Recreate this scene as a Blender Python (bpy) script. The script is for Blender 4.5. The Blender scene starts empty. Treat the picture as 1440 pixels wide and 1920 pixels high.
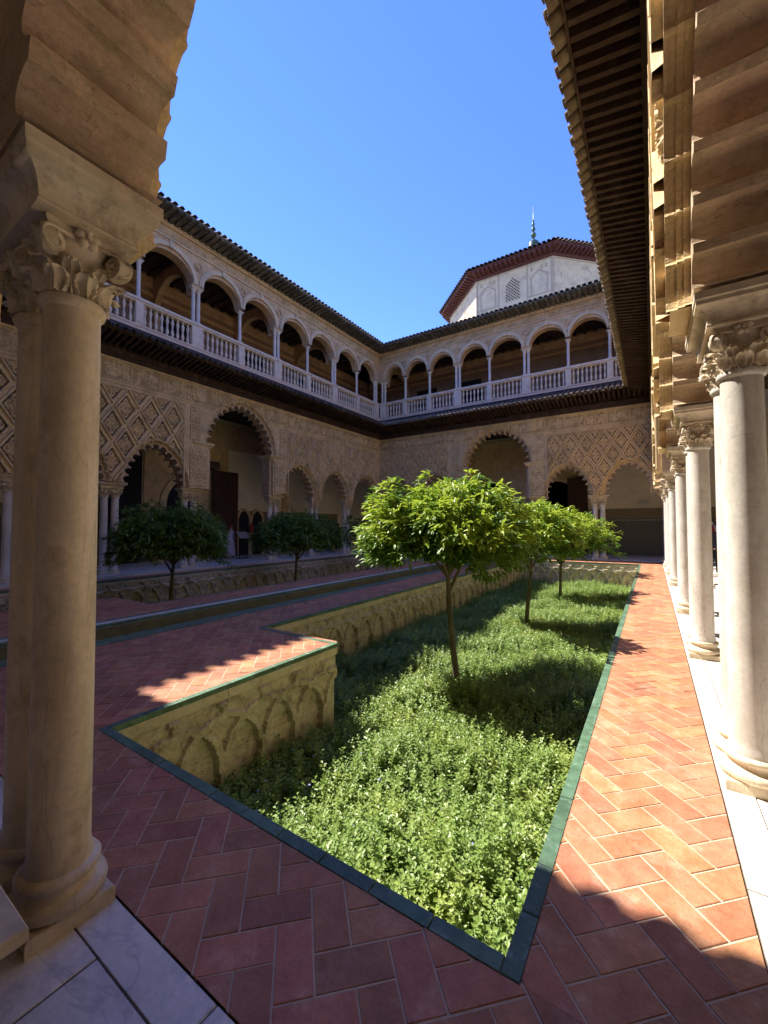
import bpy, math, random
from math import sin, cos, pi, sqrt, radians, atan2, hypot
from mathutils import Vector, Matrix
from mathutils.geometry import tessellate_polygon

random.seed(11)
SC = bpy.context.scene
COL = SC.collection

# ------------------------------------------------------------------ camera
cam_d = bpy.data.cameras.new('camera')
cam_d.sensor_fit = 'HORIZONTAL'
cam_d.sensor_width = 36.0
cam_d.lens = 36.0 * 764.36 / 1440.0
cam_d.clip_start = 0.05
cam_d.clip_end = 2000
cam = bpy.data.objects.new('camera', cam_d)
COL.objects.link(cam)
yaw, pit, rol = 0.582192, 0.034176, -0.001947
Fv = Vector((-sin(yaw) * cos(pit), cos(yaw) * cos(pit), sin(pit)))
Rv = Vector((cos(yaw), sin(yaw), 0)); Uv = Rv.cross(Fv)
R2 = Rv * cos(rol) + Uv * sin(rol); U2 = -Rv * sin(rol) + Uv * cos(rol)
cam.matrix_world = Matrix(((R2.x, U2.x, -Fv.x, 0), (R2.y, U2.y, -Fv.y, 0),
                           (R2.z, U2.z, -Fv.z, 1.6), (0, 0, 0, 1)))
SC.camera = cam

# ------------------------------------------------------------------ world and sun
SUN = Vector((0.735, -0.014, -1.0)).normalized()          # travel direction of the light
el = math.asin(-SUN.z)
az = atan2(-SUN.x, -SUN.y)                                # clockwise from +Y
world = bpy.data.worlds.new('World'); SC.world = world
world.use_nodes = True
wn = world.node_tree
sky = wn.nodes.new('ShaderNodeTexSky'); sky.sky_type = 'NISHITA'
sky.sun_disc = False
sky.sun_elevation = el
sky.sun_rotation = az % (2 * pi)
sky.altitude = 0; sky.air_density = 1.0; sky.dust_density = 0.0; sky.ozone_density = 8.0
bg = wn.nodes['Background']; bg.inputs['Strength'].default_value = 0.096
hs_ = wn.nodes.new('ShaderNodeHueSaturation'); hs_.inputs['Saturation'].default_value = 1.13; hs_.inputs['Hue'].default_value = 0.519
wn.links.new(sky.outputs[0], hs_.inputs['Color']); wn.links.new(hs_.outputs[0], bg.inputs[0])
sd = bpy.data.lights.new('sun', 'SUN'); sd.energy = 2.7; sd.angle = radians(0.5); sd.color = (1.0, 0.93, 0.81)
so = bpy.data.objects.new('sun', sd); COL.objects.link(so)
so.rotation_mode = 'QUATERNION'; so.rotation_quaternion = SUN.to_track_quat('-Z', 'Y')
so.location = (-20, 0, 40)
SC.view_settings.view_transform = 'Standard'
SC.view_settings.look = 'None'
SC.view_settings.exposure = 2.1
SC.view_settings.gamma = 1.0
SC.view_settings.use_curve_mapping = False
SC.render.engine = 'CYCLES'
SC.cycles.max_bounces = 10
SC.cycles.diffuse_bounces = 7
SC.cycles.use_denoising = True

# ------------------------------------------------------------------ materials
def mat(name, c1, c2=None, scale=4.0, rough=0.7, bump=0.0, bscale=40.0, bdist=0.01, detail=6, rnd=0.0,
        c3=None, s3=1.2, spec=0.4, voro=0.0, vscale=20.0, metallic=0.0, stretch=None, dirt=None, coat=0.0, trans=0.0, t3=(0.5, 0.68), vein=None, grime=0.0):
    m = bpy.data.materials.new(name); m.use_nodes = True
    nt = m.node_tree; N = nt.nodes; L = nt.links
    b = N['Principled BSDF']
    b.inputs['Roughness'].default_value = rough
    b.inputs['Specular IOR Level'].default_value = spec
    b.inputs['Metallic'].default_value = metallic
    if coat: b.inputs['Coat Weight'].default_value = coat; b.inputs['Coat Roughness'].default_value = 0.15
    geo = N.new('ShaderNodeNewGeometry')
    src = geo.outputs['Position']
    if stretch:
        vm = N.new('ShaderNodeVectorMath'); vm.operation = 'MULTIPLY'
        vm.inputs[1].default_value = stretch; L.new(src, vm.inputs[0]); src = vm.outputs[0]
    c2 = c2 or c1
    n1 = N.new('ShaderNodeTexNoise'); n1.inputs['Scale'].default_value = scale
    n1.inputs['Detail'].default_value = detail; n1.inputs['Roughness'].default_value = 0.62
    L.new(src, n1.inputs['Vector'])
    r1 = N.new('ShaderNodeValToRGB'); r1.color_ramp.elements[0].position = 0.36; r1.color_ramp.elements[1].position = 0.66
    r1.color_ramp.elements[0].color = (*c1, 1); r1.color_ramp.elements[1].color = (*c2, 1)
    L.new(n1.outputs['Fac'], r1.inputs[0]); col = r1.outputs[0]
    if c3:
        n3 = N.new('ShaderNodeTexNoise'); n3.inputs['Scale'].default_value = s3; n3.inputs['Detail'].default_value = 8
        n3.inputs['Roughness'].default_value = 0.7
        L.new(geo.outputs['Position'], n3.inputs['Vector'])
        r3 = N.new('ShaderNodeValToRGB'); r3.color_ramp.elements[0].position = t3[0]; r3.color_ramp.elements[1].position = t3[1]
        L.new(n3.outputs['Fac'], r3.inputs[0])
        mx = N.new('ShaderNodeMix'); mx.data_type = 'RGBA'
        L.new(r3.outputs[0], mx.inputs['Factor']); L.new(col, mx.inputs['A']); mx.inputs['B'].default_value = (*c3, 1)
        col = mx.outputs['Result']
    if vein:
        nv = N.new('ShaderNodeTexNoise'); nv.inputs['Scale'].default_value = vein[0]; nv.inputs['Detail'].default_value = 4; nv.inputs['Distortion'].default_value = 1.2
        L.new(src, nv.inputs['Vector'])
        s1 = N.new('ShaderNodeMath'); s1.operation = 'SUBTRACT'; s1.inputs[1].default_value = 0.5; L.new(nv.outputs['Fac'], s1.inputs[0])
        s2 = N.new('ShaderNodeMath'); s2.operation = 'ABSOLUTE'; L.new(s1.outputs[0], s2.inputs[0])
        s3_ = N.new('ShaderNodeMapRange'); s3_.inputs['From Min'].default_value = 0.0; s3_.inputs['From Max'].default_value = vein[1]
        s3_.inputs['To Min'].default_value = vein[3]; s3_.inputs['To Max'].default_value = 0.0; L.new(s2.outputs[0], s3_.inputs['Value'])
        mv_ = N.new('ShaderNodeMix'); mv_.data_type = 'RGBA'; L.new(s3_.outputs[0], mv_.inputs['Factor']); L.new(col, mv_.inputs['A']); mv_.inputs['B'].default_value = (*vein[2], 1)
        col = mv_.outputs['Result']
    if grime:
        fac = None
        for sc_, lo in ((0.9, 1 - grime), (5.0, 1 - grime * .7), (38.0, 1 - grime * .8)):
            ng_ = N.new('ShaderNodeTexNoise'); ng_.inputs['Scale'].default_value = sc_; ng_.inputs['Detail'].default_value = 7; ng_.inputs['Roughness'].default_value = 0.7
            L.new(geo.outputs['Position'], ng_.inputs['Vector'])
            mg = N.new('ShaderNodeMapRange'); mg.inputs['From Min'].default_value = 0.36; mg.inputs['From Max'].default_value = 0.58; mg.inputs['To Min'].default_value = lo; mg.inputs['To Max'].default_value = 1.04
            L.new(ng_.outputs['Fac'], mg.inputs['Value'])
            if fac is None: fac = mg.outputs[0]
            else:
                mm_ = N.new('ShaderNodeMath'); mm_.operation = 'MULTIPLY'; L.new(fac, mm_.inputs[0]); L.new(mg.outputs[0], mm_.inputs[1]); fac = mm_.outputs[0]
        vm_ = N.new('ShaderNodeVectorMath'); vm_.operation = 'SCALE'; L.new(col, vm_.inputs[0]); L.new(fac, vm_.inputs['Scale']); col = vm_.outputs[0]
    if rnd:
        oi = N.new('ShaderNodeObjectInfo')
        at = N.new('ShaderNodeAttribute'); at.attribute_name = 'tone'
        ad = N.new('ShaderNodeMath'); ad.operation = 'ADD'
        L.new(oi.outputs['Random'], ad.inputs[0]); L.new(at.outputs['Fac'], ad.inputs[1])
        fr = N.new('ShaderNodeMath'); fr.operation = 'FRACT'; L.new(ad.outputs[0], fr.inputs[0])
        mr = N.new('ShaderNodeMapRange'); mr.inputs['To Min'].default_value = 1 - rnd; mr.inputs['To Max'].default_value = 1 + rnd
        L.new(fr.outputs[0], mr.inputs['Value'])
        hs = N.new('ShaderNodeHueSaturation')
        L.new(mr.outputs[0], hs.inputs['Value']); L.new(col, hs.inputs['Color'])
        m2 = N.new('ShaderNodeMath'); m2.operation = 'MULTIPLY'; m2.inputs[1].default_value = 7.31; L.new(fr.outputs[0], m2.inputs[0])
        f2 = N.new('ShaderNodeMath'); f2.operation = 'FRACT'; L.new(m2.outputs[0], f2.inputs[0])
        mh = N.new('ShaderNodeMapRange'); mh.inputs['To Min'].default_value = 0.5 - rnd * 0.05; mh.inputs['To Max'].default_value = 0.5 + rnd * 0.05
        L.new(f2.outputs[0], mh.inputs['Value']); L.new(mh.outputs[0], hs.inputs['Hue'])
        col = hs.outputs[0]
    L.new(col, b.inputs['Base Color'])
    if bump or voro:
        hgt = None
        if bump:
            nb = N.new('ShaderNodeTexNoise'); nb.inputs['Scale'].default_value = bscale; nb.inputs['Detail'].default_value = 5
            L.new(src, nb.inputs['Vector']); hgt = nb.outputs['Fac']
            mm = N.new('ShaderNodeMath'); mm.operation = 'MULTIPLY'; mm.inputs[1].default_value = bump; L.new(hgt, mm.inputs[0]); hgt = mm.outputs[0]
        if voro:
            vo = N.new('ShaderNodeTexVoronoi'); vo.inputs['Scale'].default_value = vscale
            L.new(geo.outputs['Position'], vo.inputs['Vector'])
            mv = N.new('ShaderNodeMath'); mv.operation = 'MULTIPLY'; mv.inputs[1].default_value = voro; L.new(vo.outputs['Distance'], mv.inputs[0])
            if hgt:
                aa = N.new('ShaderNodeMath'); aa.operation = 'ADD'; L.new(hgt, aa.inputs[0]); L.new(mv.outputs[0], aa.inputs[1]); hgt = aa.outputs[0]
            else: hgt = mv.outputs[0]
        bp = N.new('ShaderNodeBump'); bp.inputs['Distance'].default_value = bdist; bp.inputs['Strength'].default_value = 1.0
        L.new(hgt, bp.inputs['Height']); L.new(bp.outputs[0], b.inputs['Normal'])
    if trans:
        tr = N.new('ShaderNodeBsdfTranslucent'); L.new(col, tr.inputs['Color'])
        ms = N.new('ShaderNodeMixShader'); ms.inputs[0].default_value = trans
        L.new(b.outputs[0], ms.inputs[1]); L.new(tr.outputs[0], ms.inputs[2])
        L.new(ms.outputs[0], N['Material Output'].inputs['Surface'])
    return m

M = {}
M['plaster'] = mat('carved_plaster', (0.66, 0.49, 0.26), (0.78, 0.60, 0.35), 3.0, 0.85, 0.8, 60, 0.008, grime=.14, c3=(0.50, 0.37, 0.20), s3=1.6, voro=0.5, vscale=38)
M['sebka'] = mat('sebka_plaster', (0.68, 0.50, 0.27), (0.80, 0.62, 0.37), 5.0, 0.85, 0.7, 70, 0.006, c3=(0.46, 0.36, 0.21), s3=2.4, voro=1.0, vscale=30, rnd=0.08)
M['relief_shade'] = mat('frieze_recess_shade', (0.36, 0.25, 0.125), (0.46, 0.33, 0.18), 9.0, 0.9, 0.6, 60, 0.006)  # shade of the frieze and block recesses, put into a darker colour
M['joint'] = mat('dirty_joint', (0.10, 0.08, 0.06), (0.22, 0.18, 0.14), 20, 0.95)
M['sebka_shade'] = mat('sebka_recess_shade', (0.17, 0.115, 0.065), (0.27, 0.19, 0.11), 9.0, 0.9, 0.6, 60, 0.006)  # shade in the lozenge grooves painted as darker plaster, so the lattice reads
M['smoothplaster'] = mat('arch_plaster', (0.50, 0.36, 0.235), (0.66, 0.51, 0.35), 3.2, 0.85, 0.9, 45, 0.006, grime=.16, vein=(2.2, .004, (0.20, 0.13, 0.08), .7), c3=(0.70, 0.50, 0.34), s3=2.6, stretch=(1, 1, 2.4), t3=(0.555, 0.575))
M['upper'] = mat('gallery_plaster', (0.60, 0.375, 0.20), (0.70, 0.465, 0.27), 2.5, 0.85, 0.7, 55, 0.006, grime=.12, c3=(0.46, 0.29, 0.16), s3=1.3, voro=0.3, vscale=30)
M['arch_trim'] = mat('archivolt_stone', (0.68, 0.48, 0.29), (0.76, 0.56, 0.36), 3, 0.8, 0.5, 50, 0.003, c3=(0.48, 0.35, 0.24), s3=1.6)
M['marble_warm'] = mat('cream_marble', (0.66, 0.54, 0.37), (0.84, 0.73, 0.55), 3.0, 0.45, 0.35, 30, 0.002, c3=(0.42, 0.31, 0.17), s3=4.5, stretch=(2.5, 2.5, 0.5), t3=(0.54, 0.76), vein=(0.9, .006, (0.30, 0.22, 0.13), .30), grime=.10)
M['marble'] = mat('white_marble', (0.60, 0.55, 0.48), (0.76, 0.72, 0.65), 3.5, 0.45, 0.25, 30, 0.002, c3=(0.46, 0.38, 0.28), s3=3.6, stretch=(2, 2, 0.6), t3=(0.54, 0.80), vein=(0.8, .006, (0.30, 0.25, 0.20), .35), grime=.10)
M['balustrade'] = mat('weathered_balustrade', (0.72, 0.58, 0.43), (0.82, 0.69, 0.54), 3.5, 0.6, 0.4, 30, 0.003, c3=(0.42, 0.34, 0.26), s3=2.6, t3=(0.54, 0.8))
M['capital'] = mat('carved_marble', (0.60, 0.50, 0.36), (0.74, 0.64, 0.49), 6, 0.6, 0.4, 60, 0.003, c3=(0.34, 0.27, 0.19), s3=7)
M['floor_marble'] = mat('floor_marble', (0.66, 0.60, 0.53), (0.86, 0.79, 0.70), 2.2, 0.35, 0.2, 25, 0.002, c3=(0.42, 0.42, 0.42), s3=3.4, stretch=(1, 2.6, 1), rnd=0.09, t3=(0.50, 0.70), vein=(1.1, .014, (0.34, 0.33, 0.33), .35), grime=.10)
M['brick'] = mat('terracotta', (0.42, 0.17, 0.088), (0.54, 0.245, 0.135), 7.0, 0.55, 0.8, 70, 0.004, grime=.14, c3=(0.64, 0.39, 0.27), s3=6.5, rnd=0.20, spec=0.3, t3=(0.52, 0.8))
M['mortar'] = mat('mortar', (0.52, 0.40, 0.29), (0.64, 0.51, 0.38), 20, 0.95, 0.6, 80, 0.002)
M['glaze'] = mat('green_glaze', (0.075, 0.145, 0.085), (0.12, 0.215, 0.135), 14, 0.5, 0.2, 20, 0.002, rnd=0.18, c3=(0.17, 0.26, 0.20), s3=11, grime=.16, t3=(.55, .62))
M['wood'] = mat('dark_timber', (0.035, 0.018, 0.013), (0.075, 0.038, 0.026), 8, 0.75, 0.6, 40, 0.004, c3=(0.11, 0.07, 0.05), s3=3, stretch=(1, 6, 1))
M['redwood'] = mat('red_eave_timber', (0.085, 0.028, 0.026), (0.14, 0.045, 0.040), 6, 0.8, 0.4, 40, 0.004, rnd=0.1)
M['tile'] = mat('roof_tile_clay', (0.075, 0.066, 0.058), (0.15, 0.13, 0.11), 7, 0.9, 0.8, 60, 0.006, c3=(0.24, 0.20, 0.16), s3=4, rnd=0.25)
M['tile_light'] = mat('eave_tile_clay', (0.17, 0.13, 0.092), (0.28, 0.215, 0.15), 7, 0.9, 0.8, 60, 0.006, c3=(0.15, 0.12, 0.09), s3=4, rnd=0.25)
M['white'] = mat('white_wall', (0.84, 0.76, 0.58), (0.88, 0.81, 0.65), 1.5, 0.9, 0.3, 30, 0.003, c3=(0.70, 0.64, 0.52), s3=0.7)
M['tower'] = mat('pale_render', (0.56, 0.44, 0.30), (0.68, 0.55, 0.39), 2.0, 0.9, 0.5, 30, 0.01, c3=(0.42, 0.33, 0.25), s3=1.5)
M['tower_line'] = mat('incised_render', (0.38, 0.29, 0.21), (0.46, 0.36, 0.27), 3.0, 0.9)
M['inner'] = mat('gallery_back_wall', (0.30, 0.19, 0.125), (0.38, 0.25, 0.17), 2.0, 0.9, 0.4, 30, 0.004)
M['azulejo'] = mat('glazed_tile_dado', (0.10, 0.10, 0.07), (0.19, 0.17, 0.12), 26, 0.35, 0.3, 60, 0.003, c3=(0.07, 0.09, 0.10), s3=18)
M['azband'] = mat('tile_band', (0.22, 0.16, 0.09), (0.30, 0.23, 0.13), 30, 0.4, 0.3, 60, 0.003)
M['retain'] = mat('old_brick_plaster', (0.50, 0.43, 0.29), (0.68, 0.60, 0.44), 6.0, 0.95, 1.0, 45, 0.012, c3=(0.21, 0.165, 0.10), s3=4.0, stretch=(1, 1, 1.6), t3=(0.50, 0.70))
M['retain_top'] = mat('pale_lime_band', (0.60, 0.52, 0.37), (0.70, 0.62, 0.46), 5.0, 0.95, 0.7, 45, 0.006, c3=(0.36, 0.28, 0.16), s3=3.0)
M['soil'] = mat('soil', (0.035, 0.028, 0.018), (0.07, 0.055, 0.035), 8, 1.0, 1, 30, 0.03)
M['earth'] = mat('earth', (0.20, 0.17, 0.12), (0.28, 0.24, 0.18), 2, 1.0)
M['leaf'] = mat('citrus_leaf', (0.10, 0.20, 0.022), (0.19, 0.31, 0.04), 9, 0.42, rnd=0.0, spec=0.5, trans=0.35)
M['leafyoung'] = mat('young_leaf', (0.30, 0.42, 0.03), (0.42, 0.52, 0.06), 6, 0.42, spec=0.5, trans=0.4)
M['leafdark'] = mat('shade_leaf', (0.11, 0.20, 0.03), (0.18, 0.29, 0.05), 9, 0.42, spec=0.5, trans=0.3)
M['cover'] = mat('ground_leaf', (0.16, 0.27, 0.05), (0.31, 0.42, 0.12), 14.0, 0.42, spec=0.5, trans=0.35, c3=(0.36, 0.44, 0.10), s3=1.8)
M['stem'] = mat('green_stem', (0.08, 0.11, 0.04))
M['flower'] = mat('periwinkle', (0.30, 0.32, 0.62))
M['bark'] = mat('bark', (0.10, 0.085, 0.05), (0.17, 0.14, 0.085), 14, 0.9, 0.8, 50, 0.006, stretch=(1, 1, 0.3))
M['door'] = mat('carved_door_timber', (0.045, 0.02, 0.012), (0.085, 0.04, 0.022), 20, 0.7, 0.8, 30, 0.01, voro=1, vscale=12)
M['iron'] = mat('black_iron', (0.02, 0.02, 0.02), rough=0.5)
M['skin'] = mat('skin', (0.50, 0.30, 0.22), rough=0.6)
M['hair_red'] = mat('auburn_hair', (0.16, 0.03, 0.02), rough=0.6)
M['hair_dark'] = mat('dark_hair', (0.02, 0.015, 0.012), rough=0.6)
M['dress'] = mat('patterned_dress', (0.66, 0.64, 0.72), (0.34, 0.30, 0.50), 26, 0.9)
M['navy'] = mat('navy_cloth', (0.02, 0.025, 0.045), rough=0.9)
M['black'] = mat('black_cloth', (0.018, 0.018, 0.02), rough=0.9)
M['khaki'] = mat('khaki_cloth', (0.12, 0.10, 0.07), rough=0.9)
M['red'] = mat('red_cloth', (0.45, 0.05, 0.05), rough=0.8)
M['whitecloth'] = mat('white_cloth', (0.7, 0.68, 0.66), rough=0.8)
M['gilt'] = mat('green_glazed_finial', (0.03, 0.06, 0.04), (0.06, 0.10, 0.07), 5, 0.3)
M['pool_in'] = mat('pool_lining', (0.16, 0.17, 0.10), (0.24, 0.23, 0.14), 4, 0.8)
M['panelgrey'] = mat('sign_panel', (0.35, 0.35, 0.36), rough=0.4)
M['fire'] = mat('red_enamel', (0.40, 0.03, 0.03), rough=0.35)
wm = bpy.data.materials.new('pool_water'); wm.use_nodes = True
b = wm.node_tree.nodes['Principled BSDF']
b.inputs['Base Color'].default_value = (0.03, 0.045, 0.025, 1); b.inputs['Roughness'].default_value = 0.04
b.inputs['Specular IOR Level'].default_value = 0.6
nb = wm.node_tree.nodes.new('ShaderNodeTexNoise'); nb.inputs['Scale'].default_value = 5
bp = wm.node_tree.nodes.new('ShaderNodeBump'); bp.inputs['Distance'].default_value = 0.004
wm.node_tree.links.new(nb.outputs['Fac'], bp.inputs['Height']); wm.node_tree.links.new(bp.outputs[0], b.inputs['Normal'])
M['water'] = wm

# ------------------------------------------------------------------ helpers
class MB:
    def __init__(s): s.v = []; s.f = []
    def add(s, v, f):
        o = len(s.v); s.v += v; s.f += [tuple(i + o for i in q) for q in f]; return s
    def box(s, x0, x1, y0, y1, z0, z1):
        return s.add([(x0, y0, z0), (x1, y0, z0), (x1, y1, z0), (x0, y1, z0), (x0, y0, z1), (x1, y0, z1), (x1, y1, z1), (x0, y1, z1)],
                     [(0, 3, 2, 1), (4, 5, 6, 7), (0, 1, 5, 4), (1, 2, 6, 5), (2, 3, 7, 6), (3, 0, 4, 7)])
    def lathe(s, prof, n=20, cx=0, cy=0, cap=True, rot=0):
        v = [(cx + r * cos(2 * pi * k / n + rot), cy + r * sin(2 * pi * k / n + rot), z) for r, z in prof for k in range(n)]
        f = [(i * n + k, i * n + (k + 1) % n, (i + 1) * n + (k + 1) % n, (i + 1) * n + k) for i in range(len(prof) - 1) for k in range(n)]
        if cap:
            f.append(tuple(range(n - 1, -1, -1))); f.append(tuple((len(prof) - 1) * n + k for k in range(n)))
        return s.add(v, f)
    def loft(s, rings, cap=True):       # rings: (hx, hy, z) rectangles about the origin
        v = []
        for hx, hy, z in rings: v += [(-hx, -hy, z), (hx, -hy, z), (hx, hy, z), (-hx, hy, z)]
        f = [(i * 4 + k, i * 4 + (k + 1) % 4, i * 4 + 4 + (k + 1) % 4, i * 4 + 4 + k) for i in range(len(rings) - 1) for k in range(4)]
        if cap: f += [(3, 2, 1, 0), tuple((len(rings) - 1) * 4 + k for k in range(4))]
        return s.add(v, f)
    def prism(s, pts, y0, y1):          # pts in (x,z); extruded along y, y0 is the front
        n = len(pts)
        tris = tessellate_polygon([[Vector((p[0], p[1], 0)) for p in pts]])
        area = sum(pts[i][0] * pts[(i + 1) % n][1] - pts[(i + 1) % n][0] * pts[i][1] for i in range(n))
        v = [(p[0], y0, p[1]) for p in pts] + [(p[0], y1, p[1]) for p in pts]
        f = []
        for t in tris:
            a, b_, c = t
            cr = (pts[b_][0] - pts[a][0]) * (pts[c][1] - pts[a][1]) - (pts[c][0] - pts[a][0]) * (pts[b_][1] - pts[a][1])
            if cr < 0: a, c = c, a
            f.append((a, b_, c)); f.append((c + n, b_ + n, a + n))
        for i in range(n):
            j = (i + 1) % n
            f.append((j, i, i + n, j + n) if area > 0 else (i, j, j + n, i + n))
        return s.add(v, f)
    def tube(s, pts, rad, n=8, cap=True):
        P = [Vector(p) for p in pts]; v = []; up = Vector((0.123, 0.456, 0.88)).normalized()
        for i, p in enumerate(P):
            t = (P[min(i + 1, len(P) - 1)] - P[max(i - 1, 0)]).normalized()
            a = t.cross(up)
            if a.length < 1e-3: a = t.cross(Vector((1, 0, 0)))
            a.normalize(); c = t.cross(a)
            r = rad[i] if isinstance(rad, (list, tuple)) else rad
            v += [tuple(p + (a * cos(2 * pi * k / n) + c * sin(2 * pi * k / n)) * r) for k in range(n)]
        f = [(i * n + k, i * n + (k + 1) % n, (i + 1) * n + (k + 1) % n, (i + 1) * n + k) for i in range(len(P) - 1) for k in range(n)]
        if cap: f += [tuple(range(n - 1, -1, -1)), tuple((len(P) - 1) * n + k for k in range(n))]
        return s.add(v, f)
    def mesh(s, name, material, smooth=False, angle=None):
        me = bpy.data.meshes.new(name); me.from_pydata(s.v, [], s.f)
        me.materials.append(material)
        if smooth: me.polygons.foreach_set('use_smooth', [True] * len(me.polygons))
        me.update()
        if smooth and angle:
            try: me.set_sharp_from_angle(angle=radians(angle))
            except Exception: pass
        return me

def link(name, me, parent=None, loc=None, rotz=0.0, label=None, cat=None, group=None, kind=None, scale=None):
    o = bpy.data.objects.new(name, me); COL.objects.link(o)
    if parent is not None: o.parent = parent
    if loc is not None: o.location = loc
    if rotz: o.rotation_euler = (0, 0, rotz)
    if scale is not None: o.scale = scale
    if label: o['label'] = label
    if cat: o['category'] = cat
    if group: o['group'] = group
    if kind: o['kind'] = kind
    return o
def empty(name, loc=(0, 0, 0), rotz=0.0, **kw):
    o = link(name, None, None, loc, rotz, **kw); o.empty_display_size = 0.2; return o

def grid_mesh(name, x0, x1, z0, z1, nx, nz, h, material, keep=None, ground=None):
    """relief panel on the plane y=0 facing -y; h(x,z) = height towards -y"""
    v = []; f = []
    for j in range(nz + 1):
        for i in range(nx + 1):
            x = x0 + (x1 - x0) * i / nx; z = z0 + (z1 - z0) * j / nz
            edge = (i in (0, nx)) or (j in (0, nz))
            v.append((x, 0.004 if edge else -h(x, z), z))
    for j in range(nz):
        for i in range(nx):
            if keep and not keep((x0 + (x1 - x0) * (i + .5) / nx), z0 + (z1 - z0) * (j + .5) / nz): continue
            a = j * (nx + 1) + i; f.append((a, a + 1, a + nx + 2, a + nx + 1))
    if keep:
        used = sorted({i_ for q in f for i_ in q}); rm = {a_: b_ for b_, a_ in enumerate(used)}
        v = [v[i_] for i_ in used]; f = [tuple(rm[i_] for i_ in q) for q in f]
    me = bpy.data.meshes.new(name); me.from_pydata(v, [], f); me.materials.append(material)
    if ground:
        me.materials.append(ground[0]); me.polygons.foreach_set('material_index', [1 if sum(v[i_][1] for i_ in q) / 4 > -ground[1] else 0 for q in f])  # lowest faces of the relief get the painted-in shade colour
    me.update()
    return me

# ------------------------------------------------------------------ arches
def arch_base(a, h, n, z0):
    """pointed arch from (-a,z0) over (0,z0+h) to (a,z0): n+1 points evenly spaced, with outward normals"""
    c = max((h * h - a * a) / (2 * a), 0.02); R = a + c
    tm = math.acos(min(1, c / R)); pts = []
    # right half: centre (-c,z0)
    fine = []
    for k in range(201):
        t = tm * (1 - k / 200); fine.append((-( -c + R * cos(pi - 0) ) if False else -(-c + R * cos(tm - t)), z0 + R * sin(tm - t), ))
    left = [(-( -c + R * cos(tm * k / 200)), z0 + R * sin(tm * k / 200)) for k in range(201)]
    right = [(-x, z) for x, z in reversed(left)]
    P = left + right[1:]
    L = [0]
    for i in range(1, len(P)): L.append(L[-1] + hypot(P[i][0] - P[i - 1][0], P[i][1] - P[i - 1][1]))
    out = []; j = 0
    for k in range(n + 1):
        s = L[-1] * k / n
        while j < len(L) - 2 and L[j + 1] < s: j += 1
        u = (s - L[j]) / max(L[j + 1] - L[j], 1e-9)
        out.append((P[j][0] + (P[j + 1][0] - P[j][0]) * u, P[j][1] + (P[j + 1][1] - P[j][1]) * u))
    return out

def lobed(a, h, n, z0, xc, depth, flat=0.02, off=0.0, seg=6, round_=False):
    b = arch_base(a, h, n, z0)
    if off:
        q = []
        for i, p in enumerate(b):
            i0 = max(i - 1, 0); i1 = min(i + 1, n)
            tx, tz = b[i1][0] - b[i0][0], b[i1][1] - b[i0][1]; l = hypot(tx, tz)
            q.append((p[0] - tz / l * off, p[1] + tx / l * off))
        q[0] = (-a - off, z0); q[-1] = (a + off, z0)
        b = q
    pts = []
    for i in range(n):
        p, q = b[i], b[i + 1]
        tx, tz = q[0] - p[0], q[1] - p[1]; l = hypot(tx, tz); tx /= l; tz /= l
        nx, nz = -tz, tx
        mx, mz = (p[0] + q[0]) / 2, (p[1] + q[1]) / 2
        hw = l / 2 - flat / 2
        ph_ = .36 if round_ else 0.0; R_ = hw / cos(ph_); e_ = R_ * sin(ph_)
        for k in range(seg + 1):
            t = -ph_ + (pi + 2 * ph_) * k / seg
            dd = (e_ + R_ * sin(t)) if round_ else depth * sin(t)
            pts.append((xc + mx - tx * R_ * cos(t) + nx * dd, mz - tz * R_ * cos(t) + nz * dd))
    pts = [(x, max(z, z0 + 1e-4)) for x, z in pts]
    return pts

def arch_inside(x, z, ar, grow):
    """is (x,z) inside the arch opening grown by grow"""
    xc, a, h, z0 = ar
    dx = abs(x - xc)
    if z < z0: return dx < a + grow
    c = max((h * h - a * a) / (2 * a), 0.02); R = a + c
    return hypot(dx + c, z - z0) < R + grow

# ------------------------------------------------------------------ shared meshes
def shaft_mesh(r, z0, z1, material, n=40):
    rr = random.Random(5)
    prof = [(r * 1.10, z0), (r * 1.10, z0 + .025), (r * 1.02, z0 + .05)]
    for k in range(13):
        t = k / 12; prof.append((r * (1.0 - 0.05 * t + 0.012 * sin(pi * t)), z0 + .07 + (z1 - z0 - .13) * t))
    prof += [(r * .96, z1 - .045), (r * 1.09, z1 - .035), (r * 1.13, z1 - .018), (r * 1.09, z1), ]
    return MB().lathe(prof, n).mesh('shaft', material, True, 50)
def base_mesh(r, hw, material, n=40):
    m = MB()
    m.loft([(hw, hw, 0), (hw, hw, .055), (hw - .006, hw - .006, .062)])
    q = lambda *a: a
    prof = [(r * 1.30, .060)]
    for k in range(7):
        t = -pi / 2 + pi * k / 6; prof.append((r * 1.26 + .030 * cos(t), .092 + .030 * sin(t)))
    prof += [(r * 1.22, .126), (r * 1.13, .136), (r * 1.10, .150), (r * 1.14, .160)]
    for k in range(6):
        t = -pi / 2 + pi * k / 5; prof.append((r * 1.14 + .020 * cos(t), .182 + .020 * sin(t)))
    prof += [(r * 1.06, .206), (r * 1.0, .208)]
    m.lathe(prof, n)
    return m.mesh('base', material, True, 45)
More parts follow.
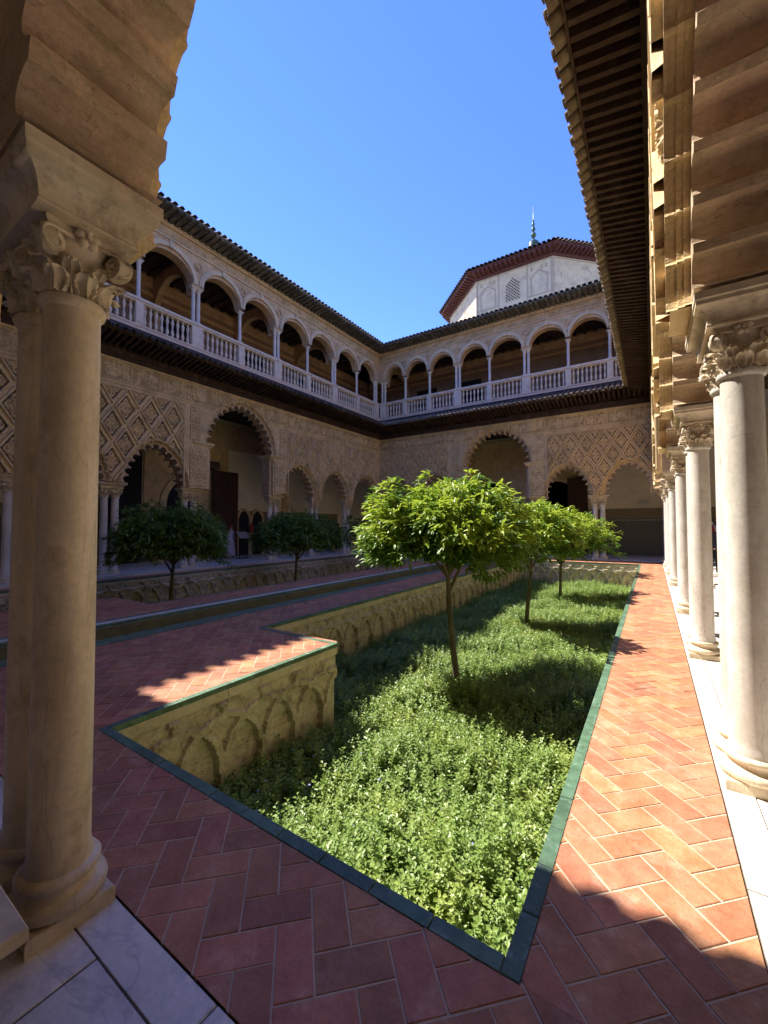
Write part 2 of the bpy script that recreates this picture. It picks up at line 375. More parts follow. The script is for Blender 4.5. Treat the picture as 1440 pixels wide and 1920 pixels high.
def capital_mesh(r, z0, z1, hw, material):
    H = z1 - z0; m = MB()
    prof = [(r * .95, z0), (r * .97, z0 + .3 * H), (r * 1.05, z0 + .6 * H), (r * 1.20, z0 + .72 * H), (r * 1.30, z0 + .80 * H), (r * 1.28, z0 + .86 * H)]
    m.lathe(prof, 32)
    # abacus with concave sides
    ring = []
    for s in range(4):
        a0 = pi / 4 + s * pi / 2
        for k in range(8):
            t = k / 8.0
            p0 = Vector((cos(a0), sin(a0))) * hw * 1.36; p1 = Vector((cos(a0 + pi / 2), sin(a0 + pi / 2))) * hw * 1.36
            p = p0.lerp(p1, t); nrm = Vector((cos(a0 + pi / 4), sin(a0 + pi / 4)))
            ring.append(p - nrm * (0.16 * hw * 4 * t * (1 - t)))
    v = []; n = len(ring)
    for sc, z in ((.90, z0 + .86 * H), (.94, z0 + .90 * H), (1.0, z0 + .93 * H), (1.0, z1)):
        v += [(p.x * sc, p.y * sc, z) for p in ring]
    f = [(i * n + k, i * n + (k + 1) % n, (i + 1) * n + (k + 1) % n, (i + 1) * n + k) for i in range(3) for k in range(n)]
    f += [tuple(range(n - 1, -1, -1)), tuple(3 * n + k for k in range(n))]
    m.add(v, f)
    # volutes: two spiral scrolls on every face, meeting at the corners
    for s in range(4):
        a0 = s * pi / 2; d = Vector((cos(a0), sin(a0), 0)); sd = Vector((-sin(a0), cos(a0), 0)); up = Vector((0, 0, 1))
        for sg in (-1, 1):
            e1 = (sd * sg * cos(.32) + d * sin(.32)); nn = (d * cos(.32) - sd * sg * sin(.32))
            R0 = .185 * H
            c = d * hw * .98 + sd * sg * hw * .80 + up * (z0 + .66 * H)
            pts = [c + up * (R0 * 1.25) - e1 * hw * .78 , c + up * (R0 * 1.12) - e1 * hw * .45, ]; rad = [.007, .010]
            for k in range(26):
                t = k / 25; ang = pi / 2 + .15 - t * 3.3 * pi; rr = R0 * (1 - .86 * t)
                pts.append(c + e1 * rr * cos(ang) + up * rr * sin(ang) + nn * .006 * t); rad.append(.0075 * (1 - .4 * t))
            m.tube(pts, rad, 7)
            n_ = 16
            disc = [c + e1 * R0 * .98 * cos(2 * pi * k / n_) + up * R0 * .98 * sin(2 * pi * k / n_) for k in range(n_)]
            m.add([tuple(p - nn * .001) for p in disc] + [tuple(p - nn * .05 - e1 * .012) for p in disc],
                  [tuple(range(n_)), tuple(range(2 * n_ - 1, n_ - 1, -1))] + [(k, k + n_, (k + 1) % n_ + n_, (k + 1) % n_) for k in range(n_)])
    # acanthus leaves in two rows
    for row, (cnt, zb, zt, rot, out) in enumerate(((8, .0, .40, 0, .055), (8, .0, .60, pi / 8, .075))):
        for k in range(cnt):
            a0 = 2 * pi * k / cnt + rot
            v = []; U = 14; V = 8
            for i in range(U + 1):
                t = i / U
                w = r * (.36 if row == 0 else .30) * (0.62 + .55 * sin(pi * min(1, t * 1.08)) ) * (1 if t < .8 else .25 + .75 * cos((t - .8) / .2 * pi / 2))
                w *= 1 + .08 * sin(t * 4.5 * 2 * pi)
                zl = t if t < .88 else .88 + (t - .88) * .2 - (t - .88) ** 2 * 9
                cur = out * max(0, (t - .35) / .65) ** 2.4
                for j in range(V + 1):
                    u = (j / V - .5) * 2
                    rel = .011 * cos(u * 2.5 * pi) * (1 - .5 * t) + .012 * (1 - abs(u)) 
                    rad_ = r * (.99 if row == 0 else .965) + .006 + cur + rel + (.0 if row else .010)
                    aa = a0 + u * w / (r * 1.02)
                    v.append((rad_ * cos(aa), rad_ * sin(aa), z0 + H * (zb + (zt - zb) * zl) - .012 * abs(u) * t))
            n_ = V + 1; o = len(v)
            f = [(i * n_ + j, i * n_ + j + 1, (i + 1) * n_ + j + 1, (i + 1) * n_ + j) for i in range(U) for j in range(V)]
            v2 = []
            for x, y, z in v:
                q = hypot(x, y); k_ = max(r * .93, q - .016) / q; v2.append((x * k_, y * k_, z))
            f2 = [tuple(q + o for q in reversed(g)) for g in f]
            m.add(v + v2, f + f2 + [(U * n_ + j + 1, U * n_ + j, U * n_ + j + o, U * n_ + j + 1 + o) for j in range(V)]
                  + [(i * n_ + n_ , i * n_, i * n_ + o, i * n_ + n_ + o) for i in range(U)]
                  + [(i * n_ + V, (i + 1) * n_ + V, (i + 1) * n_ + V + o, i * n_ + V + o) for i in range(U)])
    # rosette on each face
    for s in range(4):
        a0 = s * pi / 2; d = Vector((cos(a0), sin(a0), 0)); sd_ = Vector((-sin(a0), cos(a0), 0))
        c = d * (hw * .90) + Vector((0, 0, z0 + .90 * H))
        for k in range(5):
            an = 2 * pi * k / 5 + .3; pc = c + sd_ * cos(an) * .028 + Vector((0, 0, sin(an) * .028))
            m.tube([pc - d * .02, pc + d * .012, pc + d * .02], [.02, .02, .008], 7)
        m.tube([c - d * .02, c + d * .03], [.014, .010], 7)
    return m.mesh('capital', material, True, 55)
def impost_mesh(hx, hy, z0, z1, material):
    H = z1 - z0; rings = [(hx * .80, hy * .74, z0), (hx * .80, hy * .74, z0 + .06 * H), (hx * .77, hy * .70, z0 + .10 * H)]
    for k in range(8):
        t = k / 7; rings.append((hx * (.78 + .16 * (1 - cos(t * pi / 2)) ), hy * (.72 + .22 * (1 - cos(t * pi / 2))), z0 + H * (.12 + .48 * sin(t * pi / 2))))
    rings += [(hx * .97, hy * .97, z0 + .62 * H), (hx * .97, hy * .97, z0 + .74 * H), (hx, hy, z0 + .78 * H), (hx, hy, z1)]
    return MB().loft(rings).mesh('impost', material)

ZC0, ZC1, ZI1 = 2.57, 2.84, 3.04
SH = {}
SH['shaft_w'] = shaft_mesh(.108, .20, ZC0, M['marble_warm']); SH['base_w'] = base_mesh(.112, .152, M['marble_warm'])
SH['shaft'] = shaft_mesh(.112, .20, ZC0, M['marble'], 28); SH['base'] = base_mesh(.114, .150, M['marble_warm'], 28)
SH['cap'] = capital_mesh(.106, ZC0, ZC1, .150, M['capital'])
SH['impost'] = impost_mesh(.43, .245, ZC1, ZI1, M['capital'])
SH['impost1'] = impost_mesh(.28, .245, ZC1, ZI1, M['capital'])

def column(root, x, y, kind='shaft', label=None):
    c = link('column', None, root, (x, y, 0), label=label); c.empty_display_size = .1
    link('shaft', SH['shaft_w' if kind == 'warm' else 'shaft'], c)
    link('base', SH['base_w' if kind == 'warm' else 'base'], c)
    link('capital', SH['cap'], c)
    return c

# baluster, small column etc
SH['baluster'] = MB().lathe([(.055, 0), (.055, .04), (.028, .055), (.030, .09), (.058, .16), (.062, .21), (.040, .31), (.027, .37), (.040, .385), (.040, .405), (.027, .42),
                             (.040, .48), (.062, .58), (.058, .63), (.030, .70), (.028, .735), (.055, .75), (.055, .79)], 8).mesh('baluster', M['balustrade'], True, 60)
def small_col_mesh():
    m = MB(); m.loft([(.10, .10, 0), (.10, .10, .05)]); m.lathe([(.085, .05), (.09, .08), (.07, .10), (.068, 1.12), (.08, 1.13), (.08, 1.15), (.066, 1.16), (.075, 1.24), (.11, 1.31), (.12, 1.33)], 14)
    m.loft([(.11, .11, 1.33), (.125, .125, 1.345), (.125, .125, 1.37)]); return m.mesh('column_body', M['balustrade'], True, 45)
SH['smallcol'] = small_col_mesh()
def barrel(L, r, material, n=8, th=.018):
    m = MB(); v = []; st = 5
    for i in range(st + 1):
        t = i / st; rr = r * (1.0 - .10 * t)
        for k in range(n + 1):
            a = pi * k / n; v.append((rr * cos(a), L * t, rr * .8 * sin(a)))
    for i in range(st + 1):
        t = i / st; rr = r * (1.0 - .10 * t) - th
        for k in range(n + 1):
            a = pi * k / n; v.append((rr * cos(a), L * t, rr * .8 * sin(a)))
    q = n + 1; o = (st + 1) * q; f = []
    for i in range(st):
        for k in range(n):
            f.append((i * q + k, i * q + k + 1, (i + 1) * q + k + 1, (i + 1) * q + k)[::-1]); f.append((o + i * q + k, o + i * q + k + 1, o + (i + 1) * q + k + 1, o + (i + 1) * q + k))
    for k in range(n): f.append((k, k + 1, o + k + 1, o + k))
    m.add(v, f); return m.mesh('roof_tile', material, True, 50)

# relief patterns
def arab(x, z, s=1.0):
    a = cos(26 * s * x) * cos(22 * s * z); b_ = cos(13 * s * x + 1.7 * sin(11 * s * z)) * cos(17 * s * z + 1.2 * sin(15 * s * x))
    return max(0.0, min(1.0, .5 + .9 * (0.55 * a + .75 * b_)))
def frieze_h(w, h, seed):
    rr = random.Random(seed); bars = [(rr.uniform(-w * .43, w * .43), rr.uniform(.010, .022), rr.uniform(-h * .35, 0), rr.uniform(.05, h * .38), rr.uniform(-.3, .3)) for _ in range(int(w * 22))]
    hor = [(rr.uniform(-w * .4, w * .4), rr.uniform(.05, .16), rr.uniform(-h * .34, h * .34)) for _ in range(int(w * 12))]
    def fn(x, z):
        if abs(x) > w / 2 - .035 or abs(z) > h / 2 - .03: return .030
        if abs(x) > w / 2 - .055 or abs(z) > h / 2 - .05: return .006
        for c, ww, a, b_, sl in bars:
            if a < z < b_ and abs(x - c - sl * z) < ww: return .026
        for c, ww, zz in hor:
            if abs(z - zz - .03 * sin(9 * (x - c))) < .016 and abs(x - c) < ww: return .022
        return .008 + .006 * arab(x, z, 2.2)
    return fn
FR = {}
def frieze_mesh(w, h, seed, material=None):
    key = (round(w, 2), round(h, 2), seed % 4, material)
    if key not in FR:
        fn = frieze_h(w, h, seed % 4 + int(w * 100))
        FR[key] = grid_mesh('frieze_panel', -w / 2, w / 2, -h / 2, h / 2, max(10, int(w / .022)), max(8, int(h / .026)), fn, M[material or 'plaster'], ground=(M['relief_shade'], .0125))
    return FR[key]
def block_mesh(w, h, material='plaster'):
    key = ('b', round(w, 2), round(h, 2), material)
    if key not in FR:
        def fn(x, z):
            if abs(x) > w / 2 - .03 or abs(z) > h / 2 - .03: return .022
            if abs(x) > w / 2 - .05 or abs(z) > h / 2 - .05: return .004
            return .006 + .018 * arab(x, z, 1.6)
        FR[key] = grid_mesh('carved_panel', -w / 2, w / 2, -h / 2, h / 2, max(6, int(w / .025)), max(6, int(h / .025)), fn, M[material], ground=(M['relief_shade'], .0105))
    return FR[key]
def dia_h(u, v):
    au, av = abs(u), abs(v)
    e = max(au, av)
    if e > .90: return .0
    if e > .74: return .080
    if e > .60: return .0
    x = (u + v) / 1.4; z = (v - u) / 1.4
    r_ = hypot(x, z); th = atan2(z, x)
    hgt = 0
    if r_ < .12: hgt = 1
    elif r_ < .16: hgt = 0
    else:
        hgt = .5 + .5 * cos(8 * th) * (1 if r_ < .40 else -1) + .4 * cos(17 * r_)
        hgt += .35 * cos(23 * x) * cos(19 * z)
    if hgt < -.55: return .004
    return .012 + .050 * max(0, min(1, hgt))
DW, DH, DN = .76, 1.20, 32
def diamond(cx, cz, keep, root, wallobj):
    v = []; f = []; full = True; n = DN
    for j in range(n + 1):
        for i in range(n + 1):
            u = -1 + 2 * i / n; w = -1 + 2 * j / n
            x = (u + w) / 2 * DW / 2 * 1.0; z = (w - u) / 2 * DH / 2
            edge = i in (0, n) or j in (0, n)
            v.append((x, .004 if edge else -dia_h(u, w), z))
    for j in range(n):
        for i in range(n):
            u = -1 + 2 * (i + .5) / n; w = -1 + 2 * (j + .5) / n
            x = (u + w) / 2 * DW / 2; z = (w - u) / 2 * DH / 2
            if not keep(cx + x, cz + z): full = False; continue
            a = j * (n + 1) + i; f.append((a, a + 1, a + n + 2, a + n + 1))
    # keep only the largest connected patch
    if not full and f:
        own = {}; 
        for q in f:
            for i_ in q: own.setdefault(i_, []).append(q)
        seen = set(); best = []
        for q in f:
            if q in seen: continue
            comp = []; stk = [q]; seen.add(q)
            while stk:
                c_ = stk.pop(); comp.append(c_)
                for i_ in c_:
                    for d_ in own[i_]:
                        if d_ not in seen: seen.add(d_); stk.append(d_)
            if len(comp) > len(best): best = comp
        f = best
    if len(f) < 14: return
    if full and 'dia' in SH: me = SH['dia']
    else:
        used = sorted({i_ for q in f for i_ in q}); rm = {a_: b_ for b_, a_ in enumerate(used)}
        v = [v[i_] for i_ in used]; f = [tuple(rm[i_] for i_ in q) for q in f]
        me = bpy.data.meshes.new('sebka_lozenge'); me.from_pydata(v, [], f); me.materials.append(M['sebka']); me.materials.append(M['sebka_shade'])
        me.polygons.foreach_set('material_index', [1 if sum(v[i_][1] for i_ in q) / 4 > -.0125 else 0 for q in f]); me.update()  # groove and hole faces take the painted shade
        if full: SH['dia'] = me
    link('sebka_lozenge', me, wallobj, (cx, 0, cz))

def jitter_box(m, x0, x1, y0, y1, z0, z1): m.box(x0, x1, y0, y1, z0, z1)

EAVE = 1.02
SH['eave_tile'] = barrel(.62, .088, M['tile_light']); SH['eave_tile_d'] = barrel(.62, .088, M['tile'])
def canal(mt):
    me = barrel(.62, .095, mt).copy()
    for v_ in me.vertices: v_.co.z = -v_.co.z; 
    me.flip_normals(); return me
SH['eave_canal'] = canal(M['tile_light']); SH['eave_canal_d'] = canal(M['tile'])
RE = .86
SH['top_tile'] = barrel(.95, .092, M['tile'])
SH['rafter'] = None

def wing(name, label, loc, rotz, x0, x1, openings, pairs, big, colk='shaft', detail=2, ext=0.0, gal_x=None, gal_start=0, light_tiles=False, colwarm=(), corner_cols=(), cy=.36):
    """local frame: x along the wall, y into the building, z up; openings: (xa, xb, kind)"""
    root = empty(name, loc, rotz, label=label, cat='palace wing')
    # ---- columns and imposts
    for p in pairs:
        for dx in (-.15, .15) if p in colwarm else (-.165, .165): column(root, p + dx, cy, 'warm' if p in colwarm else 'shaft', 'weathered cream marble foreground column' if p in colwarm else None)
        link('impost', SH['impost'], root, (p, .36, 0))
    for p in corner_cols:
        column(root, p, .36); link('impost', SH['impost1'], root, (p, .36, 0))
    # ---- arcade wall
    ZT = 7.06
    arches = []; orders = []
    core = [(x0 - ext, ZI1)]; plate = [(x0 - ext, ZI1)]
    for xa, xb, k in openings:
        a = (xb - xa) / 2; xc = (xa + xb) / 2
        if k == 's': h = 1.38; z0 = ZI1; n = 13; dep = .145
        else: h = 1.74; z0 = 4.84; n = 17; dep = .17
        arches.append((xc, a, h, z0))
        if z0 > ZI1 + .1: core.append((xa, ZI1)); plate.append((xa - .12, ZI1)); plate.append((xa - .12, z0 - .2)); core.append((xa, z0 - .2))
        core += lobed(a, h, n, z0, xc, .125 if not detail else dep, .08 if not detail else .055, seg=9, round_=bool(detail))
        plate += lobed(a, h, n, z0, xc, dep * .4, .015, off=dep + (.055 if detail else .12), seg=6)
        if detail: orders.append((a, h, n, z0, xc, dep))
        if z0 > ZI1 + .1: core.append((xb, z0 - .2)); plate.append((xb + .12, z0 - .2)); core.append((xb, ZI1)); plate.append((xb + .12, ZI1))
    for q in (core, plate): q += [(x1 + ext, ZI1), (x1 + ext, ZT), (x0 - ext, ZT)]
    m1 = MB().prism(core, .115, .605)
    wall = link('arcade_wall', m1.mesh('arcade_wall', M['smoothplaster']), root)
    m2 = MB().prism(plate, 0.0, .115)
    link('carved_facing', m2.mesh('carved_facing', M['plaster']), wall)
    def strip(P, Q, y):
        nn = len(P)
        return [(p[0], y, p[1]) for p in P] + [(p[0], y, p[1]) for p in Q] + [(p[0], y + .05, p[1]) for p in P], \
               [(i, i + 1, i + 1 + nn, i + nn) for i in range(nn - 1)] + [(i + 1, i, i + 2 * nn, i + 2 * nn + 1) for i in range(nn - 1)]
    for (a, h, n, z0, xc, dep) in orders:
        mo_ = MB()
        for off, y in ((.018, .078), (.036, .040)):
            P = lobed(a, h, n, z0, xc, dep * .4, .015, off=dep + off, seg=6); Q = lobed(a, h, n, z0, xc, dep * .4, .015, off=dep + .07, seg=6)
            mo_.add(*strip(P, Q, y))
        link('arch_order', mo_.mesh('arch_order', M['plaster']), wall)
    # big arch imposts
    if big:
        for xs, sg in ((big[0], -1), (big[1], 1)):
            m = MB().loft([(.36, .36, 0), (.38, .38, .06), (.42, .41, .10), (.44, .43, .13), (.44, .43, .19)])
            link('arch_impost', m.mesh('arch_impost', M['plaster']), root, (xs + sg * .36, .36, 4.655))
    if detail:
        # fillet and frames
        link('string_course', MB().box(x0, x1, -.045, .0, 6.985, 7.06).mesh('string_course', M['plaster']), wall)
        cuts = [(x0, x1)]
        if big:
            bq = [q for q in arches if q[3] > ZI1 + .1][0]; cw = 0
            while arch_inside(bq[0] + cw, 6.25, bq, .33): cw += .01
            cuts = [(x0, bq[0] - cw), (bq[0] + cw, x1)]
        for ca, cb in cuts: link('string_course', MB().box(ca, cb, -.030, .0, 6.245, 6.315).mesh('string_course', M['plaster']), wall)
        def frieze(w_, seed_, xx_):
            if big and arch_inside(min(max(bq[0], xx_ - w_ / 2), xx_ + w_ / 2), 6.34, bq, .33):
                fn = frieze_h(w_, .64, seed_ % 4 + int(w_ * 100))
                me = grid_mesh('frieze_panel', -w_ / 2, w_ / 2, -.32, .32, max(10, int(w_ / .022)), 24, fn, M['plaster'], keep=lambda x, z: not arch_inside(xx_ + x, 6.65 + z, bq, .33), ground=(M['relief_shade'], .0125))
                if len(me.polygons) > 20: link('frieze_panel', me, wall, (xx_, 0, 6.65))
            else: link('frieze_panel', frieze_mesh(w_, .64, seed_), wall, (xx_, 0, 6.65))
        # frieze panels
        L = x1 - x0; n = round(L / .92); w = L / n
        for i in range(n):
            xx = x0 + w * (i + .5)
            near_shield = any(abs(xx - s_) < w / 2 for s_ in ((big[0] - .25, big[1] + .45) if big else ()))
            if i % 5 == 3:
                for dx in (-w / 4, w / 4): frieze(w / 2 - .02, i, xx + dx)
            else: frieze(w - .02, i, xx)
        # sebka fields
        fields = [(x0 + .12, big[0] - 1.12), (big[1] + 1.0, x1 - .12)] if big else [(x0 + .12, x1 - .12)]
        for fa, fb in fields:
            keep = lambda x, z: fa + .06 < x < fb - .06 and ZI1 + .02 < z < 6.10 and not any(arch_inside(x, z, q, .27) for q in arches)
            bdr = MB()
            bdr.box(fa, fb, -.035, 0, 6.12, 6.17); bdr.box(fa, fa + .05, -.034, 0, ZI1, 6.118); bdr.box(fb - .05, fb, -.034, 0, ZI1, 6.118)
            link('panel_border', bdr.mesh('panel_border', M['plaster']), wall)
            ncol = max(1, round((fb - fa - .12) / DW)); st = (fb - fa - .12) / ncol
            j = 0
            while 6.10 - j * DH / 2 > ZI1 - .6:
                for i in range(-1, ncol + 1):
                    cx = fa + .06 + st * (i + (.5 if j % 2 else 1.0) - .0); cz = 6.10 - j * DH / 2
                    diamond(cx, cz, keep, root, wall)
                j += 1
        if big:
            # carved blocks beside and over the big arch
            xc, a, h, z0 = [q for q in arches if q[3] > ZI1 + .1][0]
            for sg, xs in ((-1, big[0]), (1, big[1])):
                link('carved_panel', block_mesh(.74, 1.48), wall, (xs + sg * .56, 0, 3.86))
                for k, (zz, hh) in enumerate(((5.18, .60), (5.84, .62))):
                    link('carved_panel', block_mesh(.42, hh), wall, (xs + sg * .72, 0, zz))
                pass
    # ---- moulded band round every arch
    if detail:
        for (xc, a, h, z0) in arches:
            dep = .145 if z0 < 4 else .17; n = 13 if z0 < 4 else 17
            o = lobed(a, h, n, z0, xc, dep * .4, .015, off=dep + .055, seg=6)
            o2 = lobed(a, h, n, z0, xc, dep * .36, .015, off=dep + .10, seg=6)
            nn = len(o); v = [(p[0], -.022, p[1]) for p in o] + [(p[0], -.022, p[1]) for p in o2] + [(p[0], .003, p[1]) for p in o] + [(p[0], .003, p[1]) for p in o2]
            f = []
            for i in range(nn - 1):
                f += [(i, i + 1, i + 1 + nn, i + nn), (i + nn, i + nn + 1, i + 3 * nn + 1, i + 3 * nn), (i + 1, i, i + 2 * nn, i + 2 * nn + 1)]
            link('arch_moulding', MB().add(v, f).mesh('arch_moulding', M['plaster']), wall)
    # ---- back wall, ceilings, floor beam of the gallery
    bw = MB(); bw.box(x0 - 4.2, x1 + 4.2, 4.0, 4.3, -.2, 12.4)
    link('back_wall', bw.mesh('back_wall', M['white']), root)
    sl = MB(); sl.box(x0 - .66, x1 + .66, .61, 4.0, 7.1, 7.9)
    link('gallery_floor', sl.mesh('gallery_floor', M['wood']), root)
    # ---- timber band and pent roof
    pr = MB(); pr.box(x0, x1, -.09, .0, 7.065, 7.20); pr.box(x0, x1, -.13, .0, 7.203, 7.34); pr.box(x0, x1, 0, .4, 7.065, 8.30)
    roof = link('pent_roof', pr.mesh('pent_roof', M['wood']), root)
    # deck: follows the mitre at both corners
    E = EAVE
    dk = MB().add([(x0, .0, 8.10), (x1, .0, 8.10), (x1 - RE, -RE, 7.695), (x0 + RE, -RE, 7.695), (x0, .0, 8.14), (x1, .0, 8.14), (x1 - RE, -RE, 7.735), (x0 + RE, -RE, 7.735)],
                  [(0, 1, 2, 3), (7, 6, 5, 4), (3, 2, 6, 7), (0, 3, 7, 4), (1, 5, 6, 2)])
    link('roof_deck', dk.mesh('roof_deck', M['wood']), roof)
    n = int((x1 - x0) / .195)
    st = (x1 - x0) / n
    for i in range(n):
        xx = x0 + st * (i + .5); cl = min(xx - x0, x1 - xx, E)
        if cl > .15:
            key = ('raf', round(cl, 2))
            if key not in SH:
                c = min(cl - .03, RE - .01)
                s_ = .47
                mm = MB().add([(-.038, 0, 7.40), (.038, 0, 7.40), (.038, 0, 8.09), (-.038, 0, 8.09),
                               (-.038, -c, 7.56), (.038, -c, 7.56), (.038, -c, 8.09 - s_ * c), (-.038, -c, 8.09 - s_ * c)],
                              [(0, 1, 2, 3), (7, 6, 5, 4), (0, 4, 5, 1), (1, 5, 6, 2), (3, 2, 6, 7), (0, 3, 7, 4)])
                SH[key] = mm.mesh('rafter', M['wood'])
            link('rafter', SH[key], roof, (xx, 0, 0))
    n = int((x1 - x0) / .235); st = (x1 - x0) / n
    for i in range(n + 1):
        xx = x0 + st * i; cl = min(xx - x0, x1 - xx, E)
        if cl > .3:
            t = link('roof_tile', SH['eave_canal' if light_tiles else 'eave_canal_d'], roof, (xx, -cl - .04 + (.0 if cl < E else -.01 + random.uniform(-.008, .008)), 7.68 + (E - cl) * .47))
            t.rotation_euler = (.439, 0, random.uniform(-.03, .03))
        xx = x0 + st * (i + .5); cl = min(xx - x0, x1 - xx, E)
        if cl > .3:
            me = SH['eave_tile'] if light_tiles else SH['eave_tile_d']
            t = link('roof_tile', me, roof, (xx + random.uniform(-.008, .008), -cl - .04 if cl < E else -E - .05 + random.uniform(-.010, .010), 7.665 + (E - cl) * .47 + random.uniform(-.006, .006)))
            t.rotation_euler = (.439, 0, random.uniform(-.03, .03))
    # upper rows of tiles, joined
    rows = MB()
    for i in range(n):
        xx = x0 + st * (i + .5); cl = min(xx - x0, x1 - xx, E) - .42
        if cl < .1: continue
        for k in range(7):
            a0 = pi * k / 6; a1 = pi * (k + 1) / 6
            if k == 6: break
            r_ = .08
            rows.add([(xx + r_ * cos(a0), -cl, 8.15 - .47 * cl + r_ * .8 * sin(a0)), (xx + r_ * cos(a1), -cl, 8.15 - .47 * cl + r_ * .8 * sin(a1)),
                      (xx + r_ * cos(a1), -.01, 8.15 + r_ * .8 * sin(a1)), (xx + r_ * cos(a0), -.01, 8.15 + r_ * .8 * sin(a0))], [(0, 3, 2, 1)])
    link('tile_rows', rows.mesh('tile_rows', M['tile']), roof, kind='stuff')
    # edge board under the tiles
    eb = MB(); eb.box(x0 + RE, x1 - RE, -RE - .03, -RE + .0, 7.60, 7.70)
    link('edge_board', eb.mesh('edge_board', M['wood']), roof)
    # ---- balustrade
    G = .02
    bal = MB(); bal.box(x0 - ext, x1 + ext, G, G + .30, 8.30, 8.42); bal.box(x0 - ext, x1 + ext, G - .03, G + .33, 8.423, 8.48)
    bo = link('balustrade', bal.mesh('balustrade_base', M['balustrade']), root)
    rl = MB(); rl.box(x0 - ext, x1 + ext, G + .03, G + .28, 9.27, 9.33); rl.box(x0 - ext, x1 + ext, G - .01, G + .32, 9.333, 9.42)
    link('rail', rl.mesh('rail', M['balustrade']), bo)
    # gallery columns
    gx = gal_x
    halfw = []
    for i, (x, dbl) in enumerate(gx):
        hw = .21 if dbl else .13
        halfw.append(hw)
        pd = MB(); pd.box(-hw, hw, 0, .26, 8.483, 9.267); pd.box(-hw + .03, hw - .03, -.012, 0, 8.55, 9.20)
        link('pedestal', pd.mesh('pedestal', M['balustrade']), bo, (x, G + .01, 0))
        for dx in ((-.105, .105) if dbl else (0,)):
            link('gallery_column', SH['smallcol'], root, (x + dx, G + .15, 9.422))
        if dbl:
            im = MB().loft([(.21, .12, 0), (.25, .16, .05), (.25, .16, .08)])
            link('gallery_impost', im.mesh('gallery_impost', M['arch_trim']), root, (x, G + .15, 10.795))
    for i in range(len(gx) - 1):
        a_ = gx[i][0] + halfw[i]; b_ = gx[i + 1][0] - halfw[i + 1]
        k = max(3, round((b_ - a_) / .205))
        for q in range(k):
            link('baluster', SH['baluster'], bo, (a_ + (b_ - a_) * (q + .5) / k, G + .15, 8.481), rotz=random.uniform(0, 1))
    # ---- gallery wall
    zs = 10.80; out = [(x0 - ext, zs + .08)]
    garch = []
    for i in range(len(gx) - 1):
        a_ = gx[i][0] + (.20 if gx[i][1] else .10); b_ = gx[i + 1][0] - (.20 if gx[i + 1][1] else .10)
        xc = (a_ + b_) / 2; r_ = (b_ - a_) / 2; zz = zs + .07
        garch.append((xc, r_, zz))
        out.append((a_, zz))
        for k in range(1, 24):
            t = pi - pi * k / 24; out.append((xc + r_ * cos(t), zz + .86 * min(1, .86 / r_ * r_) * sin(t)))
        out.append((b_, zz))
    out += [(x1 + ext, zs + .08), (x1 + ext, 12.62), (x0 - ext, 12.62)]
    gw = link('gallery_wall', MB().prism(out, G + .02, G + .40).mesh('gallery_wall', M['upper']), root)
    for xc, r_, zz in garch:
        m = MB(); n_ = 28
        for (ri, ro, yf) in ((0.0, .11, -.045), (.115, .17, -.028)):
            v = []
            for k in range(n_ + 1):
                t = pi * k / n_
                for rr, y in ((ri, G + .02), (ri, yf), (ro, yf), (ro, G + .02)):
                    v.append((xc + (r_ + rr) * cos(t), y, zz + (.86 + rr) * sin(t)))
            m.add(v, [(k * 4 + q, k * 4 + (q + 1) % 4, (k + 1) * 4 + (q + 1) % 4, (k + 1) * 4 + q) for k in range(n_) for q in range(4)])
        link('archivolt', m.mesh('archivolt', M['arch_trim']), gw)
        ks = MB().add([(xc - .05, -.09, zz + .84), (xc + .05, -.09, zz + .84), (xc + .075, -.09, zz + 1.08), (xc - .075, -.09, zz + 1.08),
                       (xc - .05, .02, zz + .84), (xc + .05, .02, zz + .84), (xc + .075, .02, zz + 1.08), (xc - .075, .02, zz + 1.08)],
                      [(0, 1, 2, 3), (1, 5, 6, 2), (0, 3, 7, 4), (3, 2, 6, 7), (0, 4, 5, 1)])
        link('keystone', ks.mesh('keystone', M['arch_trim']), gw)
    for i in range(1, len(gx) - 1):
        md = MB()
        for ro, ri, y in ((.16, .12, -.03), (.07, 0.001, -.02)):
            n_ = 20; v = []
            for k in range(n_):
                t = 2 * pi * k / n_
                v += [(ro * cos(t), .022, ro * sin(t)), (ro * cos(t), y, ro * sin(t)), (ri * cos(t), y, ri * sin(t)), (ri * cos(t), .022, ri * sin(t))]
            md.add(v, [(k * 4 + q, ((k + 1) % n_) * 4 + q, ((k + 1) % n_) * 4 + q + 1, k * 4 + q + 1) for k in range(n_) for q in range(3)])
        link('medallion', md.mesh('medallion', M['upper']), gw, (gx[i][0], G, 11.62))
    mo = MB(); mo.box(x0 - ext, x1 + ext, -.02, G + .02, 12.03, 12.08); mo.box(x0 - ext, x1 + ext, -.05, G + .02, 12.46, 12.52); mo.box(x0 - ext, x1 + ext, -.09, G + .02, 12.523, 12.62)
    link('cornice', mo.mesh('cornice', M['arch_trim']), gw)
    L = x1 - x0; n = round(L / 1.03)
    for i in range(n):
        link('frieze_panel', frieze_mesh(L / n - .015, .36, i, 'upper'), gw, (x0 + L / n * (i + .5), G + .02, 12.27))
    # inner wall of the gallery with doorways
    ib = MB(); ib.box(x0 - 3.2, x1 + 3.2, 3.2, 3.3, 7.9, 12.6)
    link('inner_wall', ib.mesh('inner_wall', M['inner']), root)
    ic = MB(); ic.box(x0 - 3.1, x1 + 3.1, .45, 3.2, 12.30, 12.40)
    for k in range(int((x1 - x0) / .5)): ic.box(x0 + .5 * k, x0 + .5 * k + .12, .45, 3.15, 12.18, 12.30)
    link('gallery_ceiling', ic.mesh('gallery_ceiling', M['wood']), root)
